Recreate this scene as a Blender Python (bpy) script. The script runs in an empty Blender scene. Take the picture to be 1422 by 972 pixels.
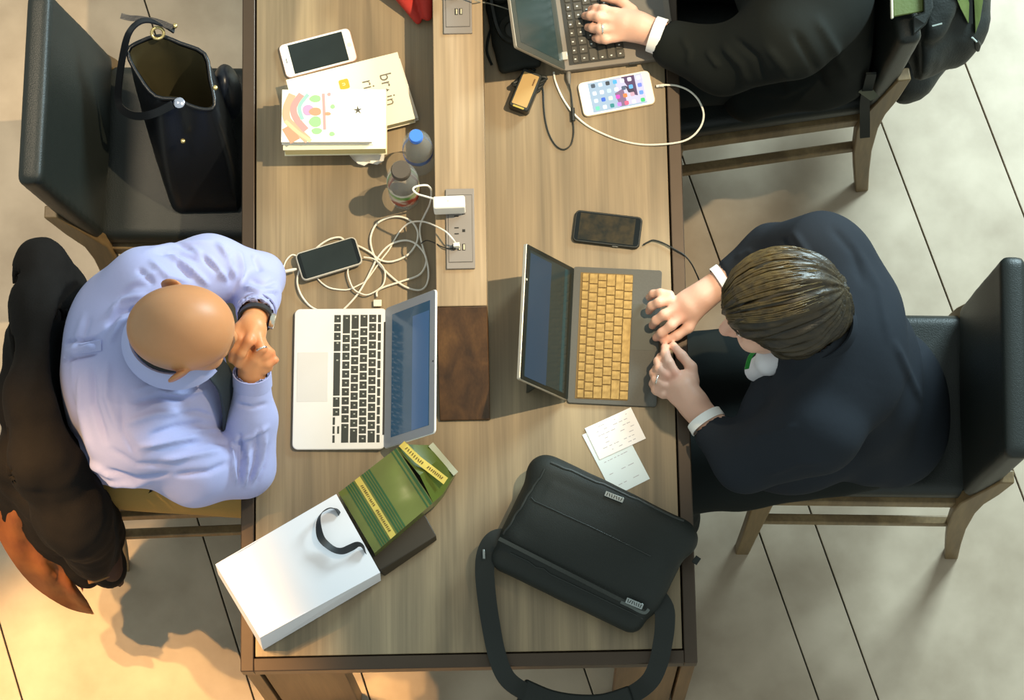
import bpy, bmesh, math, random
import numpy as np
from mathutils import Vector as V, Matrix as Mx, Euler

sc = bpy.context.scene
COL = sc.collection
random.seed(7)
PI = math.pi
R = math.radians

# ------------------------------------------------------------------ camera, world, lights, exposure
CAM_H, FPX, TILT, ROLL = 7.1, 4380.0, R(13.65), R(-3.7)
CAM_LOC = V((0, -1.5421, CAM_H))
CAM_ROT = Mx.Rotation(TILT, 3, 'X') @ Mx.Rotation(ROLL, 3, 'Z')
cam_data = bpy.data.cameras.new('camera')
cam_data.sensor_fit = 'HORIZONTAL'
cam_data.sensor_width = 36.0
cam_data.lens = FPX / 1422 * 36.0
cam_data.clip_end = 60
cam = bpy.data.objects.new('camera', cam_data)
cam.matrix_world = Mx.Translation(CAM_LOC) @ CAM_ROT.to_4x4()
COL.objects.link(cam)
sc.camera = cam

sc.view_settings.view_transform = 'Standard'
sc.view_settings.look = 'None'
sc.view_settings.gamma = 1.0
sc.view_settings.exposure = 0.33
sc.view_settings.use_curve_mapping = False

world = bpy.data.worlds.new('hall_light')
world.use_nodes = True
wb = world.node_tree.nodes['Background']
wb.inputs['Color'].default_value = (0.87, 1.0, 0.96, 1)
wb.inputs['Strength'].default_value = 0.50
sc.world = world


def lamp(name, kind, loc, target, power, color, size=0.05, cone=60, blend=0.5, sy=None):
    d = bpy.data.lights.new(name, kind)
    d.energy = power
    d.color = color
    if kind == 'SPOT':
        d.spot_size = R(cone)
        d.spot_blend = blend
        d.shadow_soft_size = size
    if kind == 'AREA':
        d.shape = 'RECTANGLE'
        d.size = size
        d.size_y = sy or size
    o = bpy.data.objects.new(name, d)
    o.location = loc
    o.rotation_euler = (V(target) - V(loc)).to_track_quat('-Z', 'Y').to_euler()
    COL.objects.link(o)
    return o


# warm ceiling spot to the right of the table, amber spots over the left floor, cool daylight from the upper right
lamp('ceiling_spot', 'SPOT', (1.45, 0.62, 4.1), (-0.10, 0.46, 0.75), 600, (1.0, 0.79, 0.50), 0.025, 31, 1.0)
for i, (x, y) in enumerate([(-2.30, 0.42), (-2.45, 0.12), (-2.1, 0.70)]):
    lamp('amber_spot', 'SPOT', (x, y, 4.3), (-0.82, -0.92, 0.0), 560, (1.0, 0.57, 0.22), 0.03, 19, 0.5)
lamp('aisle_spot', 'SPOT', (-1.9, 1.3, 4.3), (-1.12, 0.62, 0.0), 380, (1.0, 0.82, 0.58), 0.25, 25, 1.0)
lamp('window_light', 'AREA', (2.35, 2.1, 2.1), (1.4, 0.8, 0.0), 165, (0.70, 0.93, 1.0), 1.0, sy=1.0)


# ------------------------------------------------------------------ pixel <-> world (1422 x 972 frame)
def P(u, v, z=0.75):
    d = CAM_ROT @ V(((u - 711) / FPX, (486 - v) / FPX, -1.0))
    return CAM_LOC + d * ((z - CAM_H) / d.z)


def proj(a):
    a = np.asarray(a, float) - np.array(CAM_LOC)
    c = a @ np.array(CAM_ROT)
    return np.stack([711 + FPX * c[:, 0] / -c[:, 2], 486 - FPX * c[:, 1] / -c[:, 2]], 1)


# ------------------------------------------------------------------ materials
def lin(h):
    h = h.lstrip('#')
    out = []
    for i in (0, 2, 4):
        c = int(h[i:i + 2], 16) / 255
        out.append(c / 12.92 if c <= 0.04045 else ((c + 0.055) / 1.055) ** 2.4)
    return tuple(out) + (1.0,)


_m = {}


def mat(name, color, rough=0.6, metal=0.0, var=0.06, scale=40.0, bump=0.0, bscale=200.0, spec=0.5, emit=None, estr=0.0,
        trans=0.0, stretch=(1, 1, 1), color2=None, sheen=0.0, sss=0.0, attr=None, ior=1.45, coat=0.0, contrast=0.25):
    if name in _m:
        return _m[name]
    m = bpy.data.materials.new(name)
    m.use_nodes = True
    nt = m.node_tree
    b = nt.nodes['Principled BSDF']
    c = lin(color) if isinstance(color, str) else tuple(color) + (1.0,)
    b.inputs['Roughness'].default_value = rough
    b.inputs['Metallic'].default_value = metal
    b.inputs['Specular IOR Level'].default_value = spec
    b.inputs['IOR'].default_value = ior
    b.inputs['Transmission Weight'].default_value = trans
    b.inputs['Coat Weight'].default_value = coat
    if sheen:
        b.inputs['Sheen Weight'].default_value = sheen
        b.inputs['Sheen Roughness'].default_value = 0.5
    if sss:
        b.inputs['Subsurface Weight'].default_value = sss
        b.inputs['Subsurface Radius'].default_value = (0.012, 0.005, 0.003)
        b.inputs['Subsurface Scale'].default_value = 1.0
    tc = nt.nodes.new('ShaderNodeTexCoord')
    mp = nt.nodes.new('ShaderNodeMapping')
    mp.inputs['Scale'].default_value = stretch
    nt.links.new(tc.outputs['Object'], mp.inputs['Vector'])
    nz = nt.nodes.new('ShaderNodeTexNoise')
    nz.inputs['Scale'].default_value = scale
    nz.inputs['Detail'].default_value = 5
    nt.links.new(mp.outputs['Vector'], nz.inputs['Vector'])
    mix = nt.nodes.new('ShaderNodeMix')
    mix.data_type = 'RGBA'
    if color2 is not None:
        c2 = lin(color2)
        mix.inputs[6].default_value = c
        mix.inputs[7].default_value = c2
        ramp = nt.nodes.new('ShaderNodeValToRGB')
        ramp.color_ramp.elements[0].position = 0.5 - contrast
        ramp.color_ramp.elements[1].position = 0.5 + contrast
        nt.links.new(nz.outputs['Fac'], ramp.inputs['Fac'])
        nt.links.new(ramp.outputs['Color'], mix.inputs[0])
    else:
        mix.inputs[6].default_value = tuple(x * (1 - var) for x in c[:3]) + (1,)
        mix.inputs[7].default_value = tuple(min(1, x * (1 + var)) for x in c[:3]) + (1,)
        nt.links.new(nz.outputs['Fac'], mix.inputs[0])
    out = mix.outputs[2]
    if attr:
        at = nt.nodes.new('ShaderNodeAttribute')
        at.attribute_name = attr
        mu = nt.nodes.new('ShaderNodeMix')
        mu.data_type = 'RGBA'
        mu.blend_type = 'MULTIPLY'
        mu.inputs[0].default_value = 1.0
        nt.links.new(out, mu.inputs[6])
        nt.links.new(at.outputs['Color'], mu.inputs[7])
        out = mu.outputs[2]
    nt.links.new(out, b.inputs['Base Color'])
    if bump:
        n2 = nt.nodes.new('ShaderNodeTexNoise')
        n2.inputs['Scale'].default_value = bscale
        n2.inputs['Detail'].default_value = 4
        nt.links.new(mp.outputs['Vector'], n2.inputs['Vector'])
        bp = nt.nodes.new('ShaderNodeBump')
        bp.inputs['Strength'].default_value = bump
        bp.inputs['Distance'].default_value = 0.003
        nt.links.new(n2.outputs['Fac'], bp.inputs['Height'])
        nt.links.new(bp.outputs['Normal'], b.inputs['Normal'])
    if emit:
        b.inputs['Emission Color'].default_value = lin(emit)
        b.inputs['Emission Strength'].default_value = estr
    _m[name] = m
    return m


def wood(name, ca, cb, cc, rough=0.45, along='Y', k=1.0):
    """plank grain: long streaks along one axis plus fine fibres"""
    if name in _m:
        return _m[name]
    m = bpy.data.materials.new(name)
    m.use_nodes = True
    nt = m.node_tree
    b = nt.nodes['Principled BSDF']
    b.inputs['Roughness'].default_value = rough
    tc = nt.nodes.new('ShaderNodeTexCoord')

    def noise(sc_, scale, det=4, dist=0.0):
        mp = nt.nodes.new('ShaderNodeMapping')
        mp.inputs['Scale'].default_value = sc_
        nt.links.new(tc.outputs['Object'], mp.inputs['Vector'])
        n = nt.nodes.new('ShaderNodeTexNoise')
        n.inputs['Scale'].default_value = scale
        n.inputs['Detail'].default_value = det
        n.inputs['Distortion'].default_value = dist
        nt.links.new(mp.outputs['Vector'], n.inputs['Vector'])
        return n
    ax = {'X': (0.10, 1, 1), 'Y': (1, 0.10, 1), 'Z': (1, 1, 0.1)}[along]
    ax2 = {'X': (0.02, 1, 1), 'Y': (1, 0.02, 1), 'Z': (1, 1, 0.02)}[along]
    n1 = noise(ax, 14 * k, 3, 0.6)
    n2 = noise(ax2, 150 * k, 4)
    r1 = nt.nodes.new('ShaderNodeValToRGB')
    e = r1.color_ramp.elements
    e[0].position, e[0].color = 0.3, lin(ca)
    e[1].position, e[1].color = 0.7, lin(cc)
    mid = e.new(0.5)
    mid.color = lin(cb)
    nt.links.new(n1.outputs['Fac'], r1.inputs['Fac'])
    r2 = nt.nodes.new('ShaderNodeValToRGB')
    r2.color_ramp.elements[0].position, r2.color_ramp.elements[0].color = 0.25, (0.78, 0.78, 0.78, 1)
    r2.color_ramp.elements[1].position, r2.color_ramp.elements[1].color = 0.75, (1.08, 1.08, 1.08, 1)
    nt.links.new(n2.outputs['Fac'], r2.inputs['Fac'])
    mu = nt.nodes.new('ShaderNodeMix')
    mu.data_type = 'RGBA'
    mu.blend_type = 'MULTIPLY'
    mu.inputs[0].default_value = 1.0
    nt.links.new(r1.outputs['Color'], mu.inputs[6])
    nt.links.new(r2.outputs['Color'], mu.inputs[7])
    nt.links.new(mu.outputs[2], b.inputs['Base Color'])
    bp = nt.nodes.new('ShaderNodeBump')
    bp.inputs['Strength'].default_value = 0.12
    bp.inputs['Distance'].default_value = 0.001
    nt.links.new(n2.outputs['Fac'], bp.inputs['Height'])
    nt.links.new(bp.outputs['Normal'], b.inputs['Normal'])
    _m[name] = m
    return m


# ------------------------------------------------------------------ geometry accumulator
class G:
    def __init__(s):
        s.v, s.f, s.m = [], [], []

    def add(s, vs, fs, mi=0):
        o = len(s.v)
        s.v += [tuple(p) for p in vs]
        for f in fs:
            s.f.append(tuple(i + o for i in f))
            s.m.append(mi)
        return s

    def prism(s, bot, top, mi=0):
        n = len(bot)
        fs = [tuple(reversed(range(n))), tuple(range(n, 2 * n))]
        fs += [(i, (i + 1) % n, n + (i + 1) % n, n + i) for i in range(n)]
        # keep outward normals whatever the winding
        a = sum((bot[i][0] * bot[(i + 1) % n][1] - bot[(i + 1) % n][0] * bot[i][1]) for i in range(n))
        up = top[0][2] >= bot[0][2]
        if (a < 0) == up:
            fs = [tuple(reversed(f)) for f in fs]
        return s.add(list(bot) + list(top), fs, mi)

    def poly(s, xy, z0, z1, mi=0):
        return s.prism([(p[0], p[1], z0) for p in xy], [(p[0], p[1], z1) for p in xy], mi)

    def box(s, c, d, rz=0.0, mi=0, M=None):
        hx, hy, hz = d[0] / 2, d[1] / 2, d[2] / 2
        vs = [V((x, y, z)) for z in (-hz, hz) for x, y in ((-hx, -hy), (hx, -hy), (hx, hy), (-hx, hy))]
        A = Mx.Translation(V(c)) @ (M.to_4x4() if M else Mx.Rotation(rz, 4, 'Z'))
        vs = [A @ p for p in vs]
        fs = [(3, 2, 1, 0), (4, 5, 6, 7), (0, 1, 5, 4), (1, 2, 6, 5), (2, 3, 7, 6), (3, 0, 4, 7)]
        return s.add(vs, fs, mi)

    def grid(s, rows, mi=0, closed=False, cap=False):
        n = len(rows[0])
        vs = [p for r in rows for p in r]
        fs = []
        for i in range(len(rows) - 1):
            for j in range(n if closed else n - 1):
                k = (j + 1) % n
                fs.append((i * n + j, i * n + k, (i + 1) * n + k, (i + 1) * n + j))
        if cap:
            fs.append(tuple(reversed(range(n))))
            fs.append(tuple(range((len(rows) - 1) * n, len(rows) * n)))
        return s.add(vs, fs, mi)

    def tube(s, pts, r, mi=0, seg=8, closed=False, cap=True):
        pts = [V(p) for p in pts]
        n = len(pts)
        rr = r if isinstance(r, (list, tuple)) else [r] * n
        rows = []
        up = None
        for i in range(n):
            a = pts[(i - 1) % n] if closed or i else pts[0]
            b = pts[(i + 1) % n] if closed or i < n - 1 else pts[-1]
            t = (b - a)
            t = t.normalized() if t.length > 1e-9 else V((1, 0, 0))
            if up is None:
                up = V((0, 0, 1)) if abs(t.z) < 0.9 else V((1, 0, 0))
            x = t.cross(up)
            if x.length < 1e-6:
                x = t.orthogonal()
            x.normalize()
            up = x.cross(t).normalized()
            rows.append([pts[i] + (x * math.cos(q) + up * math.sin(q)) * rr[i] for q in [2 * PI * k / seg for k in range(seg)]])
        if closed:
            rows.append(rows[0])
        return s.grid(rows, mi, True, cap and not closed)

    def lathe(s, prof, c, seg=24, mi=0, R_=None):
        rows = []
        for r, z in prof:
            row = [V((r * math.cos(2 * PI * k / seg), r * math.sin(2 * PI * k / seg), z)) for k in range(seg)]
            if R_:
                row = [R_ @ p for p in row]
            rows.append([V(c) + p for p in row])
        return s.grid(rows, mi, True, True)

    def ribbon(s, pts, w, th, side=None, mi=0):
        """flat band: half-width vectors 'side' (one or per point), thickness th"""
        pts = [V(p) for p in pts]
        n = len(pts)
        rows = []
        for i in range(n):
            t = (pts[min(i + 1, n - 1)] - pts[max(i - 1, 0)]).normalized()
            sd = side[i] if isinstance(side, list) else side
            sd = V(sd) if sd is not None else V((0, 0, 1)).cross(t)
            sd = (sd - t * sd.dot(t)).normalized()
            nn = t.cross(sd).normalized()
            ww = (w[i] if isinstance(w, (list, tuple)) else w) / 2
            rows.append([pts[i] + sd * ww + nn * th / 2, pts[i] - sd * ww + nn * th / 2, pts[i] - sd * ww - nn * th / 2, pts[i] + sd * ww - nn * th / 2])
        return s.grid(rows, mi, True, True)


def spline(pts, sub=8, closed=False):
    pts = [V(p) for p in pts]
    n = len(pts)
    out = []
    rng = range(n) if closed else range(n - 1)
    for i in rng:
        p0 = pts[(i - 1) % n] if closed or i > 0 else pts[0]
        p1, p2 = pts[i], pts[(i + 1) % n]
        p3 = pts[(i + 2) % n] if closed or i + 2 < n else pts[-1]
        for k in range(sub):
            t = k / sub
            out.append(0.5 * ((2 * p1) + (p2 - p0) * t + (2 * p0 - 5 * p1 + 4 * p2 - p3) * t * t + (3 * p1 - p0 - 3 * p2 + p3) * t ** 3))
    if not closed:
        out.append(pts[-1])
    return out


def rrect(w, h, r, n=4, c=(0, 0)):
    out = []
    for cx, cy, a in ((w / 2 - r, h / 2 - r, 0), (-w / 2 + r, h / 2 - r, 90), (-w / 2 + r, -h / 2 + r, 180), (w / 2 - r, -h / 2 + r, 270)):
        for k in range(n + 1):
            q = R(a + 90 * k / n)
            out.append((c[0] + cx + r * math.cos(q), c[1] + cy + r * math.sin(q)))
    return out


# ------------------------------------------------------------------ objects
WM = {}


def tag(o, label=None, cat=None, group=None, kind=None):
    if label:
        o['label'] = label
    if cat:
        o['category'] = cat
    if group:
        o['group'] = group
    if kind:
        o['kind'] = kind
    return o


def root(name, label, cat, loc, rz=0.0, group=None, kind=None):
    o = bpy.data.objects.new(name, None)
    o.empty_display_size = 0.05
    o.location = loc
    o.rotation_euler = (0, 0, rz)
    COL.objects.link(o)
    WM[o.name] = Mx.Translation(V(loc)) @ Mx.Rotation(rz, 4, 'Z')
    return tag(o, label, cat, group, kind)


def build(name, geo, mats, M=None, smooth=40, bev=0.0, seg=2, sub=0):
    """mesh datablock + object, verts transformed by M"""
    me = bpy.data.meshes.new(name)
    if isinstance(geo, G):
        vs, fs, mi = geo.v, geo.f, geo.m
    else:
        vs, fs = geo[0], geo[1]
        mi = None
    vs = np.asarray([tuple(p) for p in vs] if not isinstance(vs, np.ndarray) else vs, dtype=np.float64)
    if M is not None:
        A = np.array(M)
        vs = vs @ A[:3, :3].T + A[:3, 3]
    if isinstance(fs, np.ndarray):
        nf = len(fs)
        me.vertices.add(len(vs))
        me.vertices.foreach_set('co', vs.ravel())
        me.loops.add(nf * 4)
        me.loops.foreach_set('vertex_index', fs.ravel().astype(np.int32))
        me.polygons.add(nf)
        me.polygons.foreach_set('loop_start', np.arange(nf, dtype=np.int32) * 4)
        me.update(calc_edges=True)
        me.validate()
    else:
        me.from_pydata(vs.tolist(), [], fs)
        me.update()
    for q in (mats if isinstance(mats, (list, tuple)) else [mats]):
        me.materials.append(q)
    if mi and len(mi) == len(me.polygons):
        me.polygons.foreach_set('material_index', mi)
    if smooth:
        me.polygons.foreach_set('use_smooth', [True] * len(me.polygons))
        if smooth < 180:
            me.set_sharp_from_angle(angle=R(smooth))
    o = bpy.data.objects.new(name, me)
    if bev:
        b = o.modifiers.new('bevel', 'BEVEL')
        b.width = bev
        b.segments = seg
        b.limit_method = 'ANGLE'
        b.angle_limit = R(40)
        b.harden_normals = False
    if sub:
        b = o.modifiers.new('subdivision', 'SUBSURF')
        b.levels = b.render_levels = sub
    COL.objects.link(o)
    return o


def part(name, geo, mats, par, label=None, kind=None, local=False, **kw):
    W = WM[par.name]
    o = build(name, geo, mats, None if local else W.inverted(), **kw)
    o.parent = par
    WM[o.name] = W
    return tag(o, label, None, None, kind)


def solo(name, geo, mats, label, cat, group=None, kind=None, **kw):
    vs = np.asarray([tuple(p) for p in (geo.v if isinstance(geo, G) else geo[0])], float)
    lo, hi = vs.min(0), vs.max(0)
    loc = V(((lo[0] + hi[0]) / 2, (lo[1] + hi[1]) / 2, lo[2]))
    o = build(name, geo, mats, Mx.Translation(-loc), **kw)
    o.location = loc
    WM[o.name] = Mx.Translation(loc)
    return tag(o, label, cat, group, kind)


def copy_part(src, par, loc, rz=0.0, scale=None, name=None):
    """copy of a part sharing mesh data, placed in par's local space"""
    c = src.copy()
    COL.objects.link(c)
    c.parent = par
    c.location = loc
    c.rotation_euler = (0, 0, rz)
    if scale:
        c.scale = scale
    return c


def rectfit(c0, c1, c2, c3, z):
    """pixel corners (top-left, top-right, bottom-right, bottom-left) -> centre, angle, w, h on the plane z"""
    a, b, c, d = [P(*q, z) for q in (c0, c1, c2, c3)]
    ex = ((b - a) + (c - d)) / 2
    ey = ((a - d) + (b - c)) / 2
    ang = math.atan2(ex.y - ey.x, ex.x + ey.y) if ex.length > 0 else 0
    ux = math.atan2(ex.y, ex.x)
    uy = math.atan2(-ey.x, ey.y)
    ang = (ux * ex.length + uy * ey.length) / (ex.length + ey.length)
    return (a + b + c + d) / 4, ang, ex.length, ey.length


# ------------------------------------------------------------------ signed distance bodies
class SDF:
    def __init__(s, lo, hi, h):
        s.lo, s.h = np.array(lo, float), h
        s.n = np.ceil((np.array(hi, float) - s.lo) / h).astype(int) + 1
        s.F = np.full(s.n, 0.5, np.float32)

    def _blk(s, lo, hi, pad):
        a = np.floor((np.asarray(lo) - pad - s.lo) / s.h).astype(int)
        b = np.ceil((np.asarray(hi) + pad - s.lo) / s.h).astype(int) + 1
        a = np.clip(a, 0, s.n)
        b = np.clip(b, 0, s.n)
        if np.any(b <= a):
            return None
        ax = [(np.arange(a[i], b[i]) * s.h + s.lo[i]).astype(np.float32) for i in range(3)]
        return (slice(a[0], b[0]), slice(a[1], b[1]), slice(a[2], b[2])), ax[0][:, None, None], ax[1][None, :, None], ax[2][None, None, :]

    def _mix(s, sl, d, k, sub=False):
        A = s.F[sl]
        if sub:
            if k > 0:
                hh = np.maximum(k - np.abs(A + d), 0) / k
                s.F[sl] = np.maximum(A, -d) + hh * hh * k * 0.25
            else:
                s.F[sl] = np.maximum(A, -d)
            return
        if k > 0:
            hh = np.maximum(k - np.abs(A - d), 0) / k
            s.F[sl] = np.minimum(A, d) - hh * hh * k * 0.25
        else:
            s.F[sl] = np.minimum(A, d)

    def cap(s, p, q, r0, r1=None, k=0.02, sub=False):
        r1 = r0 if r1 is None else r1
        p, q = np.array(p, float), np.array(q, float)
        B = s._blk(np.minimum(p - r0, q - r1), np.maximum(p + r0, q + r1), k + 3 * s.h)
        if B is None:
            return s
        sl, x, y, z = B
        d = q - p
        L2 = max(float(d @ d), 1e-12)
        t = np.clip(((x - p[0]) * d[0] + (y - p[1]) * d[1] + (z - p[2]) * d[2]) / L2, 0, 1)
        D = np.sqrt((x - p[0] - t * d[0]) ** 2 + (y - p[1] - t * d[1]) ** 2 + (z - p[2] - t * d[2]) ** 2) - (r0 + (r1 - r0) * t)
        s._mix(sl, D.astype(np.float32), k, sub)
        return s

    def chain(s, pts, rs, k=0.006):
        for i in range(len(pts) - 1):
            s.cap(pts[i], pts[i + 1], rs[i], rs[i + 1], k)
        return s

    def ell(s, c, r, M=None, k=0.03, sub=False):
        c = np.array(c, float)
        m = max(r)
        B = s._blk(c - m, c + m, k + 3 * s.h)
        if B is None:
            return s
        sl, x, y, z = B
        X, Y, Z = x - c[0], y - c[1], z - c[2]
        if M is not None:
            A = np.array(M.to_3x3() if hasattr(M, 'to_3x3') else M).T
            X, Y, Z = (A[i][0] * X + A[i][1] * Y + A[i][2] * Z for i in range(3))
        k0 = np.sqrt((X / r[0]) ** 2 + (Y / r[1]) ** 2 + (Z / r[2]) ** 2)
        k1 = np.sqrt((X / r[0] ** 2) ** 2 + (Y / r[1] ** 2) ** 2 + (Z / r[2] ** 2) ** 2) + 1e-9
        s._mix(sl, (k0 * (k0 - 1) / k1).astype(np.float32), k, sub)
        return s

    def rbox(s, c, hd, M=None, rd=0.02, k=0.02, sub=False):
        c = np.array(c, float)
        m = float(np.linalg.norm(hd))
        B = s._blk(c - m, c + m, k + 3 * s.h)
        if B is None:
            return s
        sl, x, y, z = B
        X, Y, Z = x - c[0], y - c[1], z - c[2]
        if M is not None:
            A = np.array(M.to_3x3() if hasattr(M, 'to_3x3') else M).T
            X, Y, Z = (A[i][0] * X + A[i][1] * Y + A[i][2] * Z for i in range(3))
        qx, qy, qz = np.abs(X) - hd[0] + rd, np.abs(Y) - hd[1] + rd, np.abs(Z) - hd[2] + rd
        D = np.sqrt(np.maximum(qx, 0) ** 2 + np.maximum(qy, 0) ** 2 + np.maximum(qz, 0) ** 2) + np.minimum(np.maximum(np.maximum(qx, qy), qz), 0) - rd
        s._mix(sl, D.astype(np.float32), k, sub)
        return s

    def mesh(s, smooth=1):
        F = s.F
        F[0], F[-1] = 0.1, 0.1
        F[:, 0], F[:, -1] = 0.1, 0.1
        F[:, :, 0], F[:, :, -1] = 0.1, 0.1
        S = (F < 0)
        c = np.zeros(tuple(s.n - 1), np.uint8)
        for a in (0, 1):
            for b in (0, 1):
                for d in (0, 1):
                    c += S[a:s.n[0] - 1 + a, b:s.n[1] - 1 + b, d:s.n[2] - 1 + d]
        act = (c > 0) & (c < 8)
        I = np.argwhere(act)
        idx = np.full(act.shape, -1, np.int32)
        idx[act] = np.arange(len(I), dtype=np.int32)
        off = np.array([(a, b, d) for a in (0, 1) for b in (0, 1) for d in (0, 1)])
        val = np.stack([F[I[:, 0] + o[0], I[:, 1] + o[1], I[:, 2] + o[2]] for o in off], 1)
        acc = np.zeros((len(I), 3))
        cnt = np.zeros(len(I))
        for i in range(8):
            for j in range(i + 1, 8):
                if np.abs(off[i] - off[j]).sum() != 1:
                    continue
                a, b = val[:, i], val[:, j]
                w = (a < 0) != (b < 0)
                t = np.where(w, a / np.where(np.abs(a - b) < 1e-12, 1, a - b), 0)
                acc += w[:, None] * (off[i] + t[:, None] * (off[j] - off[i]))
                cnt += w
        vs = (I + acc / np.maximum(cnt, 1)[:, None]) * s.h + s.lo
        quads = []
        for ax in range(3):
            u, w = [(1, 2), (2, 0), (0, 1)][ax]
            sl0 = [slice(None)] * 3
            sl1 = [slice(None)] * 3
            sl0[ax], sl1[ax] = slice(0, -1), slice(1, None)
            a, b = S[tuple(sl0)], S[tuple(sl1)]
            E = np.argwhere(a != b)
            E = E[(E[:, u] > 0) & (E[:, w] > 0)]
            E = E[(E[:, u] < s.n[u] - 1) & (E[:, w] < s.n[w] - 1)]
            ins = a[E[:, 0], E[:, 1], E[:, 2]]
            e = [np.zeros(3, int) for _ in range(4)]
            e[1][u] = -1
            e[2][u] = -1
            e[2][w] = -1
            e[3][w] = -1
            q = np.stack([idx[tuple((E + d).T)] for d in e], 1)
            q[~ins] = q[~ins][:, ::-1]
            quads.append(q)
        fs = np.concatenate(quads)
        fs = fs[(fs >= 0).all(1)]
        for _ in range(smooth):
            vs = relax(vs, fs)
        return vs, fs


def relax(vs, fs, f=0.5):
    acc = np.zeros_like(vs)
    cnt = np.zeros(len(vs))
    for a, b in ((0, 1), (1, 2), (2, 3), (3, 0)):
        for i, j in ((a, b), (b, a)):
            for k in range(3):
                acc[:, k] += np.bincount(fs[:, i], vs[fs[:, j], k], len(vs))
            cnt += np.bincount(fs[:, i], minlength=len(vs))
    return vs * (1 - f) + f * acc / np.maximum(cnt, 1)[:, None]


def normals(vs, fs):
    n = np.cross(vs[fs[:, 2]] - vs[fs[:, 0]], vs[fs[:, 3]] - vs[fs[:, 1]])
    acc = np.zeros_like(vs)
    for i in range(4):
        for k in range(3):
            acc[:, k] += np.bincount(fs[:, i], n[:, k], len(vs))
    return acc / (np.linalg.norm(acc, axis=1)[:, None] + 1e-12)


def seg_dist(uv, pts):
    """distance of points to a polyline and parameter 0..1 along it"""
    pts = np.asarray(pts, float)
    best = np.full(len(uv), 1e9)
    par = np.zeros(len(uv))
    L = np.linalg.norm(np.diff(pts, axis=0), axis=1)
    T = np.concatenate([[0], np.cumsum(L)])
    for i in range(len(pts) - 1):
        d = pts[i + 1] - pts[i]
        t = np.clip(((uv - pts[i]) @ d) / (d @ d + 1e-9), 0, 1)
        q = np.linalg.norm(uv - pts[i] - t[:, None] * d, axis=1)
        w = q < best
        best[w] = q[w]
        par[w] = ((T[i] + t * L[i]) / T[-1])[w]
    return best, par


def folds(vs, fs, lst, zmin=-9):
    """cloth folds: list of (pixel polyline, width px, height m); raised along the surface normal"""
    n = normals(vs, fs)
    uv = proj(vs)
    up = np.clip(n[:, 2] * 3 + 0.6, 0, 1) * (vs[:, 2] > zmin)
    out = vs.copy()
    for pts, w, amp in lst:
        d, t = seg_dist(uv, pts)
        fade = np.clip(np.minimum(t, 1 - t) * 5, 0.0, 1)
        out += n * (amp * np.exp(-(d / w) ** 2) * fade * up)[:, None]
    return out


def crumple(vs, fs, amp, freq, seed=0, stretch=(1, 1, 1), oct=3):
    """smooth pseudo-random relief along the normals"""
    rg = np.random.RandomState(seed)
    n = normals(vs, fs)
    p = vs * np.array(stretch)
    h = np.zeros(len(vs))
    for o in range(oct):
        for _ in range(5):
            k = rg.normal(size=3)
            k *= freq * 2 ** o / np.linalg.norm(k)
            k2 = rg.normal(size=3) * freq * 0.5
            h += np.sin(p @ k + rg.rand() * 6.28 + 1.5 * np.sin(p @ k2 + rg.rand() * 6.28)) / (2 ** o) / 5
    return vs + n * (amp * h)[:, None]


def surf(vs, u, v, rad=5):
    """topmost point of a mesh seen at a pixel"""
    uv = proj(vs)
    d = np.hypot(uv[:, 0] - u, uv[:, 1] - v)
    i = np.where(d < rad)[0]
    if len(i) == 0:
        i = np.argsort(d)[:6]
    return V(vs[i[np.argmax(vs[i, 2])]])


def clamp_box(vs, W, lo, hi, axis, val):
    """vertices inside a box of an object's frame are set onto one of its faces (cloth resting on a seat)"""
    W = np.array(W)
    Wi = np.linalg.inv(W)
    q = vs @ Wi[:3, :3].T + Wi[:3, 3]
    ins = np.all((q > np.array(lo)) & (q < np.array(hi)), axis=1)
    v_ = val(q) if callable(val) else np.full(len(q), val)
    q[ins, axis] = v_[ins]
    return q @ W[:3, :3].T + W[:3, 3]


def sit(vs, ch, rake=None):
    W = WM[ch.name]
    vs = clamp_box(vs, W, (-.30, -.30, .345), (.275, .30, .4885), 2, .4893)
    if rake is not None:
        pl = lambda q: -.180 - rake * np.clip((q[:, 2] - .5) / .42, 0, 1)
        Wi = np.linalg.inv(np.array(W))
        q = vs @ Wi[:3, :3].T + Wi[:3, 3]
        ins = (q[:, 0] < pl(q)) & (q[:, 0] > -.45) & (np.abs(q[:, 1]) < .225) & (q[:, 2] > .47) & (q[:, 2] < .97)
        q[ins, 0] = pl(q)[ins]
        vs = q @ np.array(W)[:3, :3].T + np.array(W)[:3, 3]
    return vs

# ------------------------------------------------------------------ floor
fl = solo('floor', G().poly([(-2.9, -2.6), (3.3, -2.6), (3.3, 3.6), (-2.9, 3.6)], -0.06, -0.012), mat('grout', '#5c5a4e', 0.9), None, None, kind='structure', smooth=0)
tile_m = mat('floor_tile_stone', '#bdac96', 0.42, var=0.05, scale=7, color2='#a08f7a', contrast=0.2, bump=0.05, bscale=60, spec=0.35)
da, db = P(1130, 723, 0), P(1220, 972, 0)
dirv = (db - da).normalized()
nrm = V((-dirv.y, dirv.x, 0))
if nrm.x < 0:
    nrm = -nrm
joints = [(x, 972) for x in (31, 353, 514, 826, 1137, 1220, 1527, 1682, 1990)]
offs = [P(u, v, 0).dot(nrm) for u, v in joints]
offs = [2 * offs[0] - offs[1] + 0.02, *offs]
offs = [offs[0] - 1.28, offs[0] - 0.77, offs[0] - 0.26, *offs, offs[-1] + 0.51, offs[-1] + 1.02]
ang = math.atan2(nrm.y, nrm.x)
for a, b in zip(offs[:-1], offs[1:]):
    c = nrm * ((a + b) / 2) + V((0.4, 0.5, 0)) - nrm * nrm.dot(V((0.4, 0.5, 0)))
    part('floor_tile', G().box((c.x, c.y, -0.006), (b - a - 0.0035, 7.6, 0.012), rz=ang), tile_m, fl, bev=0.0012, seg=1)

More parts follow.
